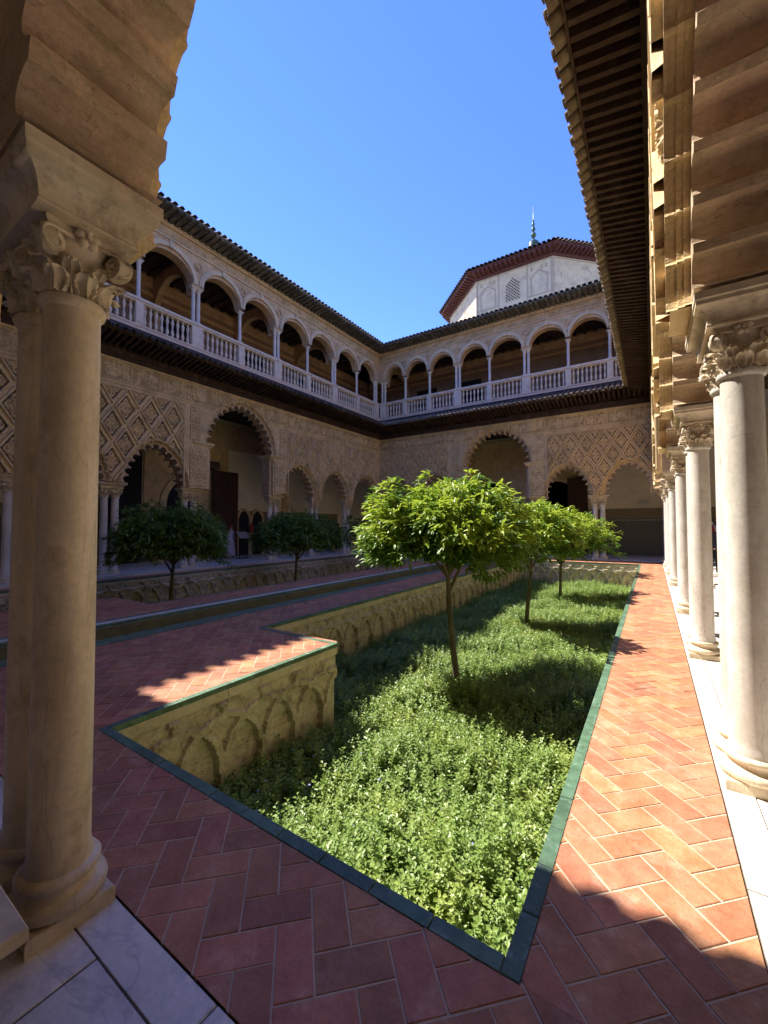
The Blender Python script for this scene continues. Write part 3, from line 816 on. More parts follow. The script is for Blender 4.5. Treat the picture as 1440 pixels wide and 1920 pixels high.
    im = MB(); im.box(x0 - 3, x1 + 3, 3.13, 3.198, 11.35, 11.50); im.box(x0 - 3, x1 + 3, 3.15, 3.197, 11.72, 12.17)
    link('inner_frieze', im.mesh('inner_frieze', M['upper']), root)
    # ---- top roof
    T = .86; zt = 12.66
    tp = MB().add([(x0 - ext, .1, zt), (x1 + ext, .1, zt), (x1 - T, -T, zt + .02), (x0 + T, -T, zt + .02), (x0 - ext, .1, zt + .45), (x1 + ext, .1, zt + .45), (x1 - T, -T, zt + .07), (x0 + T, -T, zt + .07)],
                  [(0, 1, 2, 3), (7, 6, 5, 4), (3, 2, 6, 7), (0, 3, 7, 4), (1, 5, 6, 2)])
    tp.add([(x0 - 3.4, .1, zt + .35), (x1 + 3.4, .1, zt + .35), (x1 + 3.4, 4.3, zt + .9), (x0 - 3.4, 4.3, zt + .9), (x0 - 3.4, .1, zt), (x1 + 3.4, .1, zt), (x1 + 3.4, 4.3, zt - .1), (x0 - 3.4, 4.3, zt - .1)],
           [(0, 1, 2, 3), (7, 6, 5, 4), (3, 2, 6, 7), (0, 3, 7, 4), (1, 5, 6, 2), (0, 4, 5, 1)])
    tr = link('roof', tp.mesh('roof', M['tile']), root)
    n = int((x1 - x0) / .24); st = (x1 - x0) / n
    for i in range(n):
        xx = x0 + st * (i + .5); cl = min(xx - x0, x1 - xx, T)
        if cl < .12: continue
        t = link('roof_tile', SH['top_tile'], tr, (xx, -cl - .07, zt + .065 + (T - cl) * .36 + random.uniform(-.008, .008)))
        t.rotation_euler = (.36, 0, random.uniform(-.02, .02))
        # corbel under the eave
        if cl > .3:
            if ('corb', round(cl, 2)) not in SH:
                SH[('corb', round(cl, 2))] = MB().add([(-.075, 0, -.10), (.075, 0, -.10), (.075, 0, 0), (-.075, 0, 0), (-.05, -cl + .05, -.035), (.05, -cl + .05, -.035), (.075, -cl, 0.018), (-.075, -cl, .018)],
                    [(0, 1, 2, 3), (7, 6, 5, 4), (0, 4, 5, 1), (1, 5, 6, 2), (3, 2, 6, 7), (0, 3, 7, 4)]).mesh('eave_rib', M['tile'])
            link('eave_rib', SH[('corb', round(cl, 2))], tr, (xx, 0, zt - .005))
    return root

XL, YE, XR, YN = -14.45, 21.47, 0.13, 1.075
# left wing: local x = world Y, local y = -world X
gl = [(1.35, 0), (2.9, 0), (4.85, 1), (6.85, 0), (8.96, 1), (10.98, 0), (13.02, 1), (15.08, 0), (17.15, 1), (19.25, 0), (21.22, 1)]
LW = wing('palace_wing', 'shaded arcaded wing along the far side of the pool, left in the picture', (XL, 0, 0), pi / 2, YN, YE,
          [(1.35, 3.07, 's'), (3.93, 5.75, 's'), (6.61, 8.43, 's'), (9.62, 12.60, 'b'), (13.45, 15.37, 's'), (16.23, 18.07, 's'), (18.93, 21.20, 's')],
          [3.5, 6.18, 8.90, 13.02, 15.80, 18.50], (9.62, 12.60), gal_x=gl, corner_cols=(21.85,))
ge = [(-14.24, 1), (-12.62, 0), (-10.95, 0), (-9.14, 1), (-7.29, 0), (-5.32, 1), (-3.31, 0), (-1.50, 0), (-.15, 1)]
EW = wing('palace_wing', 'arcaded wing across the far end of the garden below the octagonal tower', (0, YE, 0), 0, XL, XR,
          [(-14.25, -12.33, 's'), (-11.47, -9.63, 's'), (-8.58, -5.38, 'b'), (-4.38, -2.55, 's'), (-1.69, -.03, 's')],
          [-11.9, -9.12, -4.85, -2.12], (-8.58, -5.38), gal_x=ge, ext=.66, corner_cols=(.50,), light_tiles=True)
gr = [(-(y), d) for y, d in reversed([(1.35, 0), (2.9, 0), (4.85, 1), (6.85, 0), (8.96, 1), (10.98, 0), (13.02, 1), (15.08, 0), (17.15, 1), (19.25, 0), (21.22, 1)])]
RW = wing('palace_wing', 'sunlit arcaded wing close on the right with deep timber eave overhead', (XR, 0, 0), -pi / 2, -YE, -YN,
          [(-21.2, -19.65, 's'), (-18.79, -16.85, 's'), (-15.99, -14.05, 's'), (-13.1, -10.0, 'b'), (-9.04, -6.93, 's'), (-6.07, -3.99, 's'), (-3.13, -1.35, 's')],
          [-19.22, -16.42, -13.52, -9.47, -6.50, -3.56], (-13.1, -10.0), gal_x=gr, light_tiles=True)
gn = [(-x, d) for x, d in reversed(ge)]
NW = wing('palace_wing', 'near arcaded wing the camera stands under, with weathered arch at upper left', (0, YN, 0), pi, -XR, -XL,
          [(.02, 1.84, 's'), (2.68, 4.42, 's'), (5.38, 8.58, 'b'), (9.55, 11.47, 's'), (12.33, 14.25, 's')],
          [2.26, 4.87, 9.10, 11.9], (5.38, 8.58), gal_x=gn, ext=.66, detail=0, colwarm=(2.26,), corner_cols=(-.42,), cy=.355)

# ------------------------------------------------------------------ dressing of the back walls
def at_left(x, y): return (x, y)
def bw_part(root, name, boxes, material, label=None):
    for q in boxes: o = link(name, MB().box(*q).mesh(name, M[material]), root, label=label)
    return o
# left wing: dado, tile band, carved bands, door leaves, dark openings
bw_part(LW, 'tile_dado', [(1, 9.6, 3.94, 4.0, 0, 2.0), (13.4, 22, 3.94, 4.0, 0, 2.0)], 'azulejo')
bw_part(LW, 'dado_band', [(1, 9.6, 3.93, 3.999, 2.003, 2.42), (13.4, 22, 3.93, 3.999, 2.003, 2.42)], 'azband')
bw_part(LW, 'carved_band', [(1, 22, 3.90, 3.998, 5.6, 6.9), (9.0, 13.2, 3.92, 3.999, 2.3, 5.6), (16.9, 17.4, 3.9, 3.997, 2.42, 5.6)], 'plaster')
dl = bw_part(LW, 'door_leaf', [(12.05, 13.45, 3.45, 3.53, 0.05, 4.35)], 'door', 'tall open carved timber door leaf')
for i in range(4):
    for j in range(9):
        link('door_panel', MB().box(-.14, .14, -.02, 0, -.2, .2).mesh('door_panel', M['door']), dl, (12.24 + .34 * i, 3.45, .30 + .47 * j))
bw_part(LW, 'door_corbel', [(11.75, 12.25, 3.3, 3.9, 4.40, 4.75)], 'wood')
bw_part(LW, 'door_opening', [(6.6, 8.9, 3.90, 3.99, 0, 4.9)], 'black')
def ring_arch(root, xc, zs, a, h, y, wdt, material, name='inner_arch', z0=0, fill='black'):
    o = arch_base(a, h, 24, zs); o2 = arch_base(a + wdt, h + wdt, 24, zs)
    n = len(o); m = MB()
    v = [(xc + p[0], y, p[1]) for p in o] + [(xc + p[0], y, p[1]) for p in o2] + [(xc + p[0], y + .12, p[1]) for p in o] + [(xc + p[0], y + .12, p[1]) for p in o2]
    f = []
    for i in range(n - 1): f += [(i, i + 1, i + 1 + n, i + n), (i + 1, i, i + 2 * n, i + 1 + 2 * n), (i + n, i + n + 1, i + 3 * n + 1, i + 3 * n)]
    m.add(v, f)
    for s in (-1, 1): m.box(xc + s * (a + wdt / 2) - wdt / 2, xc + s * (a + wdt / 2) + wdt / 2, y, y + .12, z0, zs)
    ob = link(name, m.mesh(name, M[material]), root)
    pts = [(xc + p[0], p[1]) for p in o] + [(xc + a, z0), (xc - a, z0)]
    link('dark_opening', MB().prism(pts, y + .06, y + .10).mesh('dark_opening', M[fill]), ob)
ring_arch(LW, 10.55, 2.6, .62, 1.1, 3.80, .28, 'plaster')
ring_arch(LW, 14.15, 1.9, .34, .55, 3.86, .14, 'plaster')
ring_arch(LW, 15.05, 1.9, .34, .55, 3.86, .14, 'plaster')
ring_arch(EW, -4.7, 2.9, 1.25, 1.3, 3.86, .25, 'plaster')
ring_arch(EW, -8.6, 3.0, 1.3, 1.3, 3.86, .25, 'plaster')
bw_part(EW, 'tile_dado', [(-14, -10, 3.94, 4.0, 0, 2.0), (-2.95, 4, 3.94, 4.0, 0, 2.0)], 'azulejo')
bw_part(EW, 'dado_band', [(-14, -10, 3.93, 3.999, 2.003, 2.5), (-2.95, 4, 3.93, 3.999, 2.003, 2.5)], 'azband')
bw_part(EW, 'carved_band', [(-15, 4, 3.90, 3.998, 5.6, 6.9), (-9.9, -3.3, 3.92, 3.999, 0, 5.6), (.35, .9, 3.9, 3.997, 3.0, 5.5)], 'plaster')
dz = MB()
for k in range(34): dz.add([(-2.9 + .13 * k, 3.925, 1.86), (-2.83 + .13 * k, 3.925, 1.86), (-2.865 + .13 * k, 3.925, 1.95)], [(0, 1, 2)])
link('dado_crest', dz.mesh('dado_crest', M['whitecloth']), EW, kind='stuff')
bw_part(EW, 'door_leaf', [(-4.0, -2.98, 3.6, 3.7, 0, 4.3)], 'door', 'dark timber door leaf in the end wing')
bw_part(EW, 'wall_lamp', [(-.62, -.18, 3.6, 3.95, 2.72, 2.78), (-.5, -.3, 3.75, 3.95, 2.60, 2.715)], 'whitecloth')
bw_part(RW, 'tile_dado', [(-24, 2, 3.94, 4.0, 0, 2.0)], 'azulejo')
# upstairs openings
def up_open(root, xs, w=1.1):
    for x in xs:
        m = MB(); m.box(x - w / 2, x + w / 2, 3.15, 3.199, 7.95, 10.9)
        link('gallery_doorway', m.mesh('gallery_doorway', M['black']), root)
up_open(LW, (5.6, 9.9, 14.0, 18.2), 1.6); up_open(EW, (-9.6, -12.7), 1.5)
# diaphragm arches seen through the upper gallery
for root, xs in ((LW, (4.85, 8.96, 13.02, 17.15)), (EW, (-14.2,))):
    for x in xs:
        pts = [(p[0] + 1.85, p[1]) for p in arch_base(1.22, 1.0, 24, 10.6)]
        pol = [(.45, 10.6)] + pts + [(3.2, 10.6), (3.2, 12.3), (.45, 12.3)]
        m = MB().prism(pol, 0, .22); m.v = [(x - .11 + q[1], q[0], q[2]) for q in m.v]
        link('cross_arch', m.mesh('cross_arch', M['upper']), root)
        link('cross_arch_pier', MB().box(x - .13, x + .13, 3.0, 3.2, 8.3, 10.6).mesh('cross_arch_pier', M['upper']), root)
# shields of the frieze
for root, x, z in ((LW, 9.05, 6.68), (LW, 13.15, 6.72), (EW, -9.0, 6.66), (EW, -5.1, 6.72)):
    sh = MB().prism([(-.17, .17), (-.17, -.04), (-.12, -.16), (0, -.24), (.12, -.16), (.17, -.04), (.17, .17), (.08, .21), (0, .17), (-.08, .21)], -.075, -.03)
    sh.prism([(-.26, .27), (-.26, -.27), (.26, -.27), (.26, .27)], -.040, .01)
    link('shield', sh.mesh('shield', M['plaster']), root, (x, 0, z))

# ------------------------------------------------------------------ tower
TY = 28.0; TX = -7.74; TA = 6.35; TZ = 19.35
tw = empty('octagonal_tower', (TX, TY + TA, 0), label='pale octagonal tower with red timber eave rising behind the far wing', cat='tower')
rc = TA / cos(pi / 8)
def octa(r, z): return [(r * cos(pi / 8 + k * pi / 4), r * sin(pi / 8 + k * pi / 4), z) for k in range(8)]
def frus(m, rings):
    v = []
    for r, z in rings: v += octa(r, z)
    m.add(v, [(i * 8 + k, i * 8 + (k + 1) % 8, (i + 1) * 8 + (k + 1) % 8, (i + 1) * 8 + k) for i in range(len(rings) - 1) for k in range(8)])
    return m
link('wall', frus(MB(), [(rc, 0), (rc, TZ)]).mesh('wall', M['tower']), tw)
ev = link('eave', frus(MB(), [(rc + .02, TZ - .02), (rc + .10, TZ + .02), (rc + .10, TZ + .22), (rc + .60, TZ + .34), (rc + .78, TZ + .42), (rc + .78, TZ + .50)]).mesh('eave', M['redwood']), tw)
ft = link('roof', frus(MB(), [(rc + .84, TZ + .50), (.3, TZ + 4.9)]).mesh('roof', M['tile']), tw)
SH['tt'] = barrel(1.2, .12, M['tile'])
SH['cb'] = MB().box(-.09, .09, -.60, 0, -.12, .02).mesh('bracket', M['redwood'])
for k in range(8):
    an = k * pi / 4; nx, ny = cos(an), sin(an)
    if ny > .5: continue
    s = 2 * (TA + .86) * math.tan(pi / 8); n = 20
    for i in range(n):
        d = (i + .5 - n / 2) * s / n
        t = link('roof_tile', SH['tt'], ft, (nx * (TA + .86) - ny * d, ny * (TA + .86) + nx * d, TZ + .52))
        t.rotation_euler = (.45, 0, an + pi / 2)
    s = 2 * (TA + .2) * math.tan(pi / 8); n = 17
    for i in range(n):
        d = (i + .5 - n / 2) * s / n
        t = link('bracket', SH['cb'], ev, (nx * (TA + .10) - ny * d, ny * (TA + .10) + nx * d, TZ + .30)); t.rotation_euler = (-.12, 0, an + pi / 2)
# incised decoration of the facet towards the courtyard (flat relief), local facet frame
def facet(k):
    an = k * pi / 4
    o = link('facet_relief', None, tw, (cos(an) * (TA + .0), sin(an) * (TA + .0), 0)); o.rotation_euler = (0, 0, an + pi / 2); return o
fc = facet(6)
m = MB()
for a, b_ in ((-2.6, -2.5), (-1.02, -.95), (.95, 1.02), (2.5, 2.6)): m.box(a, b_, -.02, .02, 15, TZ)
m.box(-2.5, 2.5, -.02, .02, TZ - .12, TZ - .05); m.box(-2.5, 2.5, -.02, .02, 16.72, 16.78); m.box(-2.5, 2.5, -.021, .02, 15.9, 15.95)
for xc in (-1.75, 1.75):
    m.box(xc - .55, xc - .49, -.02, .02, 17.1, 18.3); m.box(xc + .49, xc + .55, -.02, .02, 17.1, 18.3)
    for s in (-1, 1): m.add([(xc + s * .6, -.022, 18.3), (xc, -.022, 18.75), (xc, -.022, 18.66), (xc + s * .6, -.022, 18.2)], [(0, 1, 2, 3)] if s < 0 else [(3, 2, 1, 0)])
    m.box(xc - .7, xc + .7, -.023, .02, 17.02, 17.08)
    for q in (-.55, .1, .4): m.box(xc + q, xc + q + .12, -.02, .02, 18.75, 19.0)
link('relief_lines', m.mesh('relief_lines', M['tower_line']), fc)
lat = MB().prism([(-.5, 17.15), (.5, 17.15), (.5, 18.2), (.42, 18.5), (.25, 18.72), (0, 18.85), (-.25, 18.72), (-.42, 18.5), (-.5, 18.2)], -.01, .03)
lw = link('lattice_window', lat.mesh('lattice_window', M['tower']), fc)
st_ = MB()
rr = random.Random(3)
for i in range(9):
    for j in range(15):
        x = -.42 + .105 * i; z = 17.22 + .105 * j
        if z > 18.75 - abs(x) * 1.0: continue
        if (i + j) % 2 == 0: st_.add([(x - .062, -.03, z), (x, -.03, z - .062), (x + .062, -.03, z), (x, -.03, z + .062)], [(0, 1, 2, 3)])
link('star_holes', st_.mesh('star_holes', M['black']), fc, kind='stuff')
for kk in (5, 7):
    fo = facet(kk); m = MB(); rr = random.Random(kk)
    m.box(-2.55, 2.55, -.02, .02, TZ - .15, TZ - .08); m.box(-2.6, -2.53, -.02, .02, 15, TZ - .16)
    for i in range(26):
        x = rr.uniform(-2.3, 2.3); z = rr.uniform(16, TZ - .4); l = rr.uniform(.15, .4); a = rr.choice((0, .8, -.8, 1.57))
        dx, dz_ = cos(a) * l / 2, sin(a) * l / 2; px_, pz_ = -sin(a) * .025, cos(a) * .025
        m.add([(x - dx - px_, -.02, z - dz_ - pz_), (x + dx - px_, -.02, z + dz_ - pz_), (x + dx + px_, -.02, z + dz_ + pz_), (x - dx + px_, -.02, z - dz_ + pz_)], [(0, 1, 2, 3)])
    link('relief_lines', m.mesh('relief_lines', M['tower_line']), fo)
fin = MB().lathe([(.75, 0), (.75, .5), (.62, .6), (.55, 1.0), (.30, 1.25), (.12, 1.35), (.10, 1.5), (.24, 1.65), (.30, 1.82), (.22, 2.0), (.08, 2.12), (.18, 2.28), (.22, 2.42), (.16, 2.56),
                  (.06, 2.68), (.13, 2.8), (.16, 2.92), (.10, 3.04), (.05, 3.12), (.10, 3.22), (.11, 3.3), (.03, 3.42), (.02, 4.8), (.005, 4.85)], 14)
link('finial', fin.mesh('finial', M['gilt'], True, 40), tw, (0, 0, TZ + 4.75), scale=(.75, .75, .84))

# ------------------------------------------------------------------ ground and floors
g = MB().add([(-300, -300, -1.35), (300, -300, -1.35), (300, 300, -1.35), (-300, 300, -1.35)], [(0, 1, 2, 3)])
link('ground', g.mesh('ground', M['earth']), kind='structure')
W = .1425     # half brick pitch
BA = Vector((-.186, 2.283))   # a brick corner read off the photograph
ud = Vector((1, 1)) / sqrt(2); vd = Vector((-1, 1)) / sqrt(2)
GW = .068
garden_R = [(-3.62, -.488, 1.558, 4.35), (-5.17, -.488, 4.35, 19.77)]
garden_L = [(-13.44, -10.308, 1.558, 4.35), (-13.44, -8.758, 4.35, 19.77)]
def rects_minus():
    R = []
    R.append(('n', -14.1, .31, .885, 1.49))
    R.append(('r', -.42, .31, 1.49, 19.84))
    R.append(('b', -6.22, -3.688, 1.49, 4.35 + GW))
    R.append(('b', -6.22, -5.238, 4.35 + GW, 19.84))
    R.append(('c', -10.24, -7.81, 1.49, 4.35 + GW))
    R.append(('c', -8.69, -7.81, 4.35 + GW, 19.84))
    R.append(('d', -14.1, -13.508, 1.49, 19.84))
    R.append(('e', -14.1, .31, 19.84, 21.5))
    return R
RC = rects_minus()
def inside(p):
    for i, r in enumerate(RC):
        if r[1] - 1e-6 <= p.x <= r[2] + 1e-6 and r[3] - 1e-6 <= p.y <= r[4] + 1e-6: return i
    return None
def clip(poly, r):
    for ax, lim, sg in (('x', r[1], 1), ('x', r[2], -1), ('y', r[3], 1), ('y', r[4], -1)):
        out = []
        for i in range(len(poly)):
            a, c = poly[i], poly[(i + 1) % len(poly)]
            da = (getattr(a, ax) - lim) * sg; dc = (getattr(c, ax) - lim) * sg
            if da >= 0: out.append(a)
            if (da >= 0) != (dc >= 0): out.append(a.lerp(c, da / (da - dc)))
        poly = out
        if len(poly) < 3: return []
    return poly
def tile_prism(m, poly, ztop, ch=.0035, depth=.03, tilt=(0, 0)):
    n = len(poly); c = sum(poly, Vector((0, 0))) / n
    ins = []
    for p in poly:
        d = (c - p); l = d.length; ins.append(p + d * min(.4, ch * 1.5 / max(l, 1e-4)))
    zz = lambda p: ztop + tilt[0] * (p.x - c.x) + tilt[1] * (p.y - c.y)
    v = [(p.x, p.y, ztop - depth) for p in poly] + [(p.x, p.y, zz(p) - ch) for p in poly] + [(p.x, p.y, zz(p)) for p in ins]
    f = [tuple(2 * n + k for k in range(n))] + [(i, (i + 1) % n, n + (i + 1) % n, n + i) for i in range(n)] + [(n + i, n + (i + 1) % n, 2 * n + (i + 1) % n, 2 * n + i) for i in range(n)]
    m.add(v, f)
gap = .0040
bricks = {}
rb = random.Random(7)
JM = 160
for j in range(-JM, JM):
    for mm in range(-60, 60):
        for typ in (0, 1):
            if typ == 0: a0, b0, a1, b1 = 4 * mm + j, j, 4 * mm + j + 2, j + 1
            else: a0, b0, a1, b1 = 4 * mm + j - 1, j, 4 * mm + j, j + 2
            cc = BA + ud * (a0 + a1) / 2 * W + vd * (b0 + b1) / 2 * W
            if not (-14.3 < cc.x < .6 and .7 < cc.y < 21.7): continue
            jit = rb.uniform(-.0015, .0015)
            A0, A1, B0, B1 = a0 * W + gap + jit, a1 * W - gap, b0 * W + gap, b1 * W - gap + jit
            poly = [BA + ud * A0 + vd * B0, BA + ud * A1 + vd * B0, BA + ud * A1 + vd * B1, BA + ud * A0 + vd * B1]
            ins = [inside(p) for p in poly]
            pieces = []
            if all(i is not None for i in ins): pieces = [(RC[inside(cc)][0] if inside(cc) is not None else RC[ins[0]][0], poly)]
            else:
                for r in RC:
                    q = clip(poly, r)
                    if len(q) >= 3:
                        ar = abs(sum(q[i].x * q[(i + 1) % len(q)].y - q[(i + 1) % len(q)].x * q[i].y for i in range(len(q)))) / 2
                        if ar > .0006: pieces.append((r[0], q))
            for key, q in pieces: bricks.setdefault(key, []).append((q, sum(q, Vector((0, 0))) / len(q)))
FL = {'n': 'near_walkway', 'r': 'walkway', 'b': 'poolside_terrace', 'c': 'poolside_terrace', 'd': 'walkway', 'e': 'walkway'}
view2 = Vector((-sin(yaw), cos(yaw)))
def floor_base(key):
    m = MB(); z = -.0035
    for r in RC:
        if r[0] == key:
            m.box(r[1], r[2], r[3], r[4], -.12, z)
    return m
for key, lst in bricks.items():
    root = link(FL[key], floor_base(key).mesh(FL[key], M['mortar']), kind='structure')
    def score(t):
        c = t[1]; d = max(c.dot(view2), .01); x = c.dot(Vector((view2.y, -view2.x)))
        vis = d > .3 and abs(x / d) < 1.05
        return (0 if vis else 100) + c.length
    lst.sort(key=score)
    lim = 300 if key in ('n', 'r', 'b') else 0
    for q, c in lst[:lim]:
        m = MB(); tile_prism(m, [p - c for p in q], rb.uniform(-.0010, .0010), ch=.002, tilt=(rb.uniform(-.004, .004), rb.uniform(-.004, .004)))
        link('brick', m.mesh('brick', M['brick']), root, (c.x, c.y, 0))
    m = MB(); tones = []
    for q, c in lst[lim:]:
        k0 = len(m.f); tile_prism(m, q, rb.uniform(-.0008, .0008), ch=.002); tones += [rb.random()] * (len(m.f) - k0)
    if m.f:
        me = m.mesh('bricks', M['brick'])
        at = me.attributes.new('tone', 'FLOAT', 'FACE'); at.data.foreach_set('value', tones)
        link('bricks', me, root, kind='stuff')

# ------------------------------------------------------------------ green glazed borders
def border_run(parent, p0, p1, w, seg=.285, z=.004, name='border_tile', h=.05, material='glaze'):
    p0 = Vector(p0); p1 = Vector(p1); L = (p1 - p0).length; n = max(1, round(L / seg)); d = (p1 - p0) / n; t = d.normalized(); nr = Vector((-t.y, t.x))
    for i in range(n):
        a = p0 + d * i; c = a + d / 2 + nr * w / 2
        poly = [a + t * .002 - c, a + d - t * .002 - c, a + d - t * .002 + nr * w - c, a + t * .002 + nr * w - c]
        m = MB(); tile_prism(m, poly, z + rb.uniform(-.0012, .0012), ch=.003, depth=h)
        link(name, m.mesh(name, M[material]), parent, (c.x, c.y, 0))
def bordered_garden(x0, x1, xn, y0, yn, y1, left):
    """x0/x1 the garden's sides, notch on the pool side reaching xn for y<yn"""
    k = link('garden_border', MB().box(-.001, .001, -.001, .001, -.03, -.02).mesh('garden_border', M['glaze']), None, (x1, y0, 0),
             label='green glazed tile border round the ' + ('shaded' if left else 'sunlit') + ' sunken garden', cat='tile border')
    return k
def inv(o): return o
gb = bordered_garden(-5.17, -.488, -3.62, 1.558, 4.35, 19.77, False)
def brun(par, *a, **kw):
    n0 = set(par.children); border_run(par, *a, **kw)
def mk_border(runs, par):
    off = Vector(par.location[:2])
    for p0, p1 in runs: border_run(par, Vector(p0) - off, Vector(p1) - off, GW)
# tiles lie to the left of the direction of travel, outside the hole
mk_border([((-.488, 19.77 + GW), (-.488, 1.558 - GW)) , ((-.488, 1.558 - GW), (-3.62, 1.558 - GW))][:1], gb)
mk_border([((-3.62 - GW, 1.558 - GW), (-.488, 1.558 - GW))], gb)
mk_border([((-3.62, 1.558), (-3.62, 4.35)), ], gb)
mk_border([((-3.62, 4.35), (-5.17, 4.35))][:0], gb)
mk_border([((-5.17 , 4.35), (-3.62, 4.35))][:0], gb)
mk_border([((-5.17, 4.35 - GW), (-3.62 , 4.35 - GW))], gb)
mk_border([((-5.17, 4.35), (-5.17, 19.77))], gb)
mk_border([((-5.17, 19.77), (-.488, 19.77))], gb)
gb2 = bordered_garden(-13.44, -8.758, -10.308, 1.558, 4.35, 19.77, True)
mk_border([((-13.44, 1.558), (-13.44, 19.77)), ((-10.308 , 4.35), (-10.308, 1.558)), ((-8.758, 19.77), (-8.758, 4.35)), ((-13.44, 19.77), (-8.758, 19.77))], gb2)

# ------------------------------------------------------------------ pool
pm = MB()
PX0, PX1, PY0, PY1 = -7.35, -6.58, .95, 19.3
pm.box(PX0, PX1, PY0, PY1, -.50, -.40); pm.box(PX0 - .05, PX0, PY0, PY1, -.5, -.02); pm.box(PX1, PX1 + .05, PY0, PY1, -.5, -.02)
pool = link('pool', pm.mesh('pool', M['pool_in']), None, kind='structure')
link('pool_water', MB().add([(PX0, PY0, -.30), (PX1, PY0, -.30), (PX1, PY1, -.30), (PX0, PY1, -.30)], [(0, 1, 2, 3)]).mesh('pool_water', M['water']), None, kind='structure')
border_run(pool, (-6.22, PY0), (-6.22, PY1), .14, z=.006)
border_run(pool, (-6.365, PY0), (-6.365, PY1), .06, z=.003, seg=.6, name='kerb_stone', material='pool_in')
border_run(pool, (-6.43, PY0), (-6.43, PY1), .10, z=.006)
border_run(pool, (-7.67, PY0), (-7.67, PY1), .14, z=.006)
border_run(pool, (-7.52, PY0), (-7.52, PY1), .145, z=.012, seg=.9, name='kerb_stone', material='marble')
border_run(pool, (-7.41, PY0), (-7.41, PY1), .105, z=.006)

# ------------------------------------------------------------------ retaining walls with interlaced blind arches
def retain_h(x, z, ph, L, seed=0):
    """x along the wall, z from 0 down to -1.15; returns proud height"""
    return .004 + 1.7 * retain_h0(x, z, ph, L, seed)
def retain_h0(x, z, ph, L, seed=0):
    if z > -.13: return .025
    if z > -.15: return .02
    sp = -.72; best = 0.0; P = .5
    xx = x - ph
    wob = .012 * sin(7 * x + seed) + .009 * sin(19 * x + 2 * z)
    k = math.floor(xx / P)
    hgt = 0.018
    f = (xx / P) % 1.0; d = min(f, 1 - f) * P
    if z > sp:
        cnt = 0; rib = False
        for q in range(k - 1, k + 3):
            dx = xx - q * P
            rr_ = sqrt((dx / .5) ** 2 + ((z - sp) / .46) ** 2)
            if rr_ < .84 + wob: cnt += 1
            elif rr_ < 1.0 + wob: rib = True
        if rib: hgt = .042
        elif cnt >= 2: hgt = .0
        elif cnt == 1: hgt = .016
        else: hgt = .022
    else:
        hgt = .042 if d < .05 + wob else .0
    # stepped brackets
    if z > -.27 and d < .035 + (.03 if z > -.20 else 0): hgt = max(hgt, .042)
    n = sin(61 * x + 3 * sin(17 * z)) * sin(53 * z + 2 * sin(23 * x + seed)) * .5 + sin(23 * x + 11 * z + seed) * sin(29 * z - 7 * x) * .5
    hgt += .007 * n
    # brick courses
    if hgt < .035 and (z * 18) % 1.0 < .16: hgt -= .006
    if z < -.80: hgt -= .01 * max(0, n)
    return hgt
def retain_wall(label, p0, ang, L, ph, res, seed):
    root = empty('retaining_wall', (p0[0], p0[1], 0), ang, label=label, cat='garden wall')
    me = grid_mesh('wall_face', 0, L, -1.2, -.05, int(L / res), int(1.15 / .019), lambda x, z: retain_h(x, z, ph, L, seed), M['retain'])
    link('wall_face', me, root)
    bk = MB().box(0, L, .006, .25, -1.3, -.13)
    link('wall_core', bk.mesh('wall_core', M['retain']), root)
    bd = MB().box(0, L, -.052, .004, -.132, -.046)
    n = max(1, round(L / .6))
    for i in range(n):
        a = L * i / n; b_ = L * (i + 1) / n
        link('lime_band', MB().box(a + .002, b_ - .002, -.052 + random.uniform(-.002, .002), .004, -.135, -.046).mesh('lime_band', M['retain_top']), root)
    return root
# local x axis -> direction; local -y faces the viewer of the face.  Face +X: rotate by +90deg (x->+Y, -y->+X)
retain_wall('sunlit-edge brick wall with blind arches below the notched terrace corner', (-3.62 - .05, 1.49, 0), pi / 2, 2.84, .085, .018, 1)
retain_wall('long retaining wall with blind arches under the pool walk of the sunlit garden', (-5.17 - .05, 4.35, 0), pi / 2, 15.42, .05, .024, 2)
retain_wall('end wall with blind arches below the arcade at the far end of the sunlit garden', (-5.2, 19.77 + .05, 0), 0, 4.72, .1, .024, 3)
retain_wall('long wall with blind arches at the back of the shaded garden under the left arcade', (-13.44 - .05, 1.49, 0), pi / 2, 18.3, .15, .03, 4)
retain_wall('end wall with blind arches at the far end of the shaded garden', (-13.4, 19.80, 0), 0, 4.6, .1, .04, 5)
# plain sides facing away from the camera
def plain_wall(label, q):
    link('retaining_wall', MB().box(*q).mesh('retaining_wall', M['retain']), None, label=label, cat='garden wall')
plain_wall('garden side wall hidden under the edge of the red walkway by the right colonnade', (-.488 + .04, .3, 1.40, 19.9, -1.3, -.13))
plain_wall('garden side wall hidden under the near walkway at the foot of the sunlit garden', (-3.6, -.45, 1.30, 1.558 - .04, -1.3, -.13))
plain_wall('short wall below the far edge of the notched terrace corner', (-5.2, -3.655, 4.05, 4.35 - .04, -1.3, -.13))
plain_wall('garden side wall hidden under the far pool walk of the shaded garden', (-8.74, -8.6, 1.3, 19.9, -1.3, -.13))
plain_wall('short wall below the terrace corner of the shaded garden', (-10.29, -8.74, 1.3, 4.29, -1.3, -.13))
plain_wall('garden side wall under the near end of the shaded garden', (-13.4, -10.3, 1.3, 1.54, -1.3, -.13))
sm = MB()
for x0_, x1_, y0_, y1_ in garden_R + garden_L:
    sm.add([(x0_ - .1, y0_ - .05, -1.18), (x1_ + .1, y0_ - .05, -1.18), (x1_ + .1, y1_ + .1, -1.18), (x0_ - .1, y1_ + .1, -1.18)], [(0, 1, 2, 3)])
soil = link('garden_soil', sm.mesh('garden_soil', M['soil']), None, kind='structure')

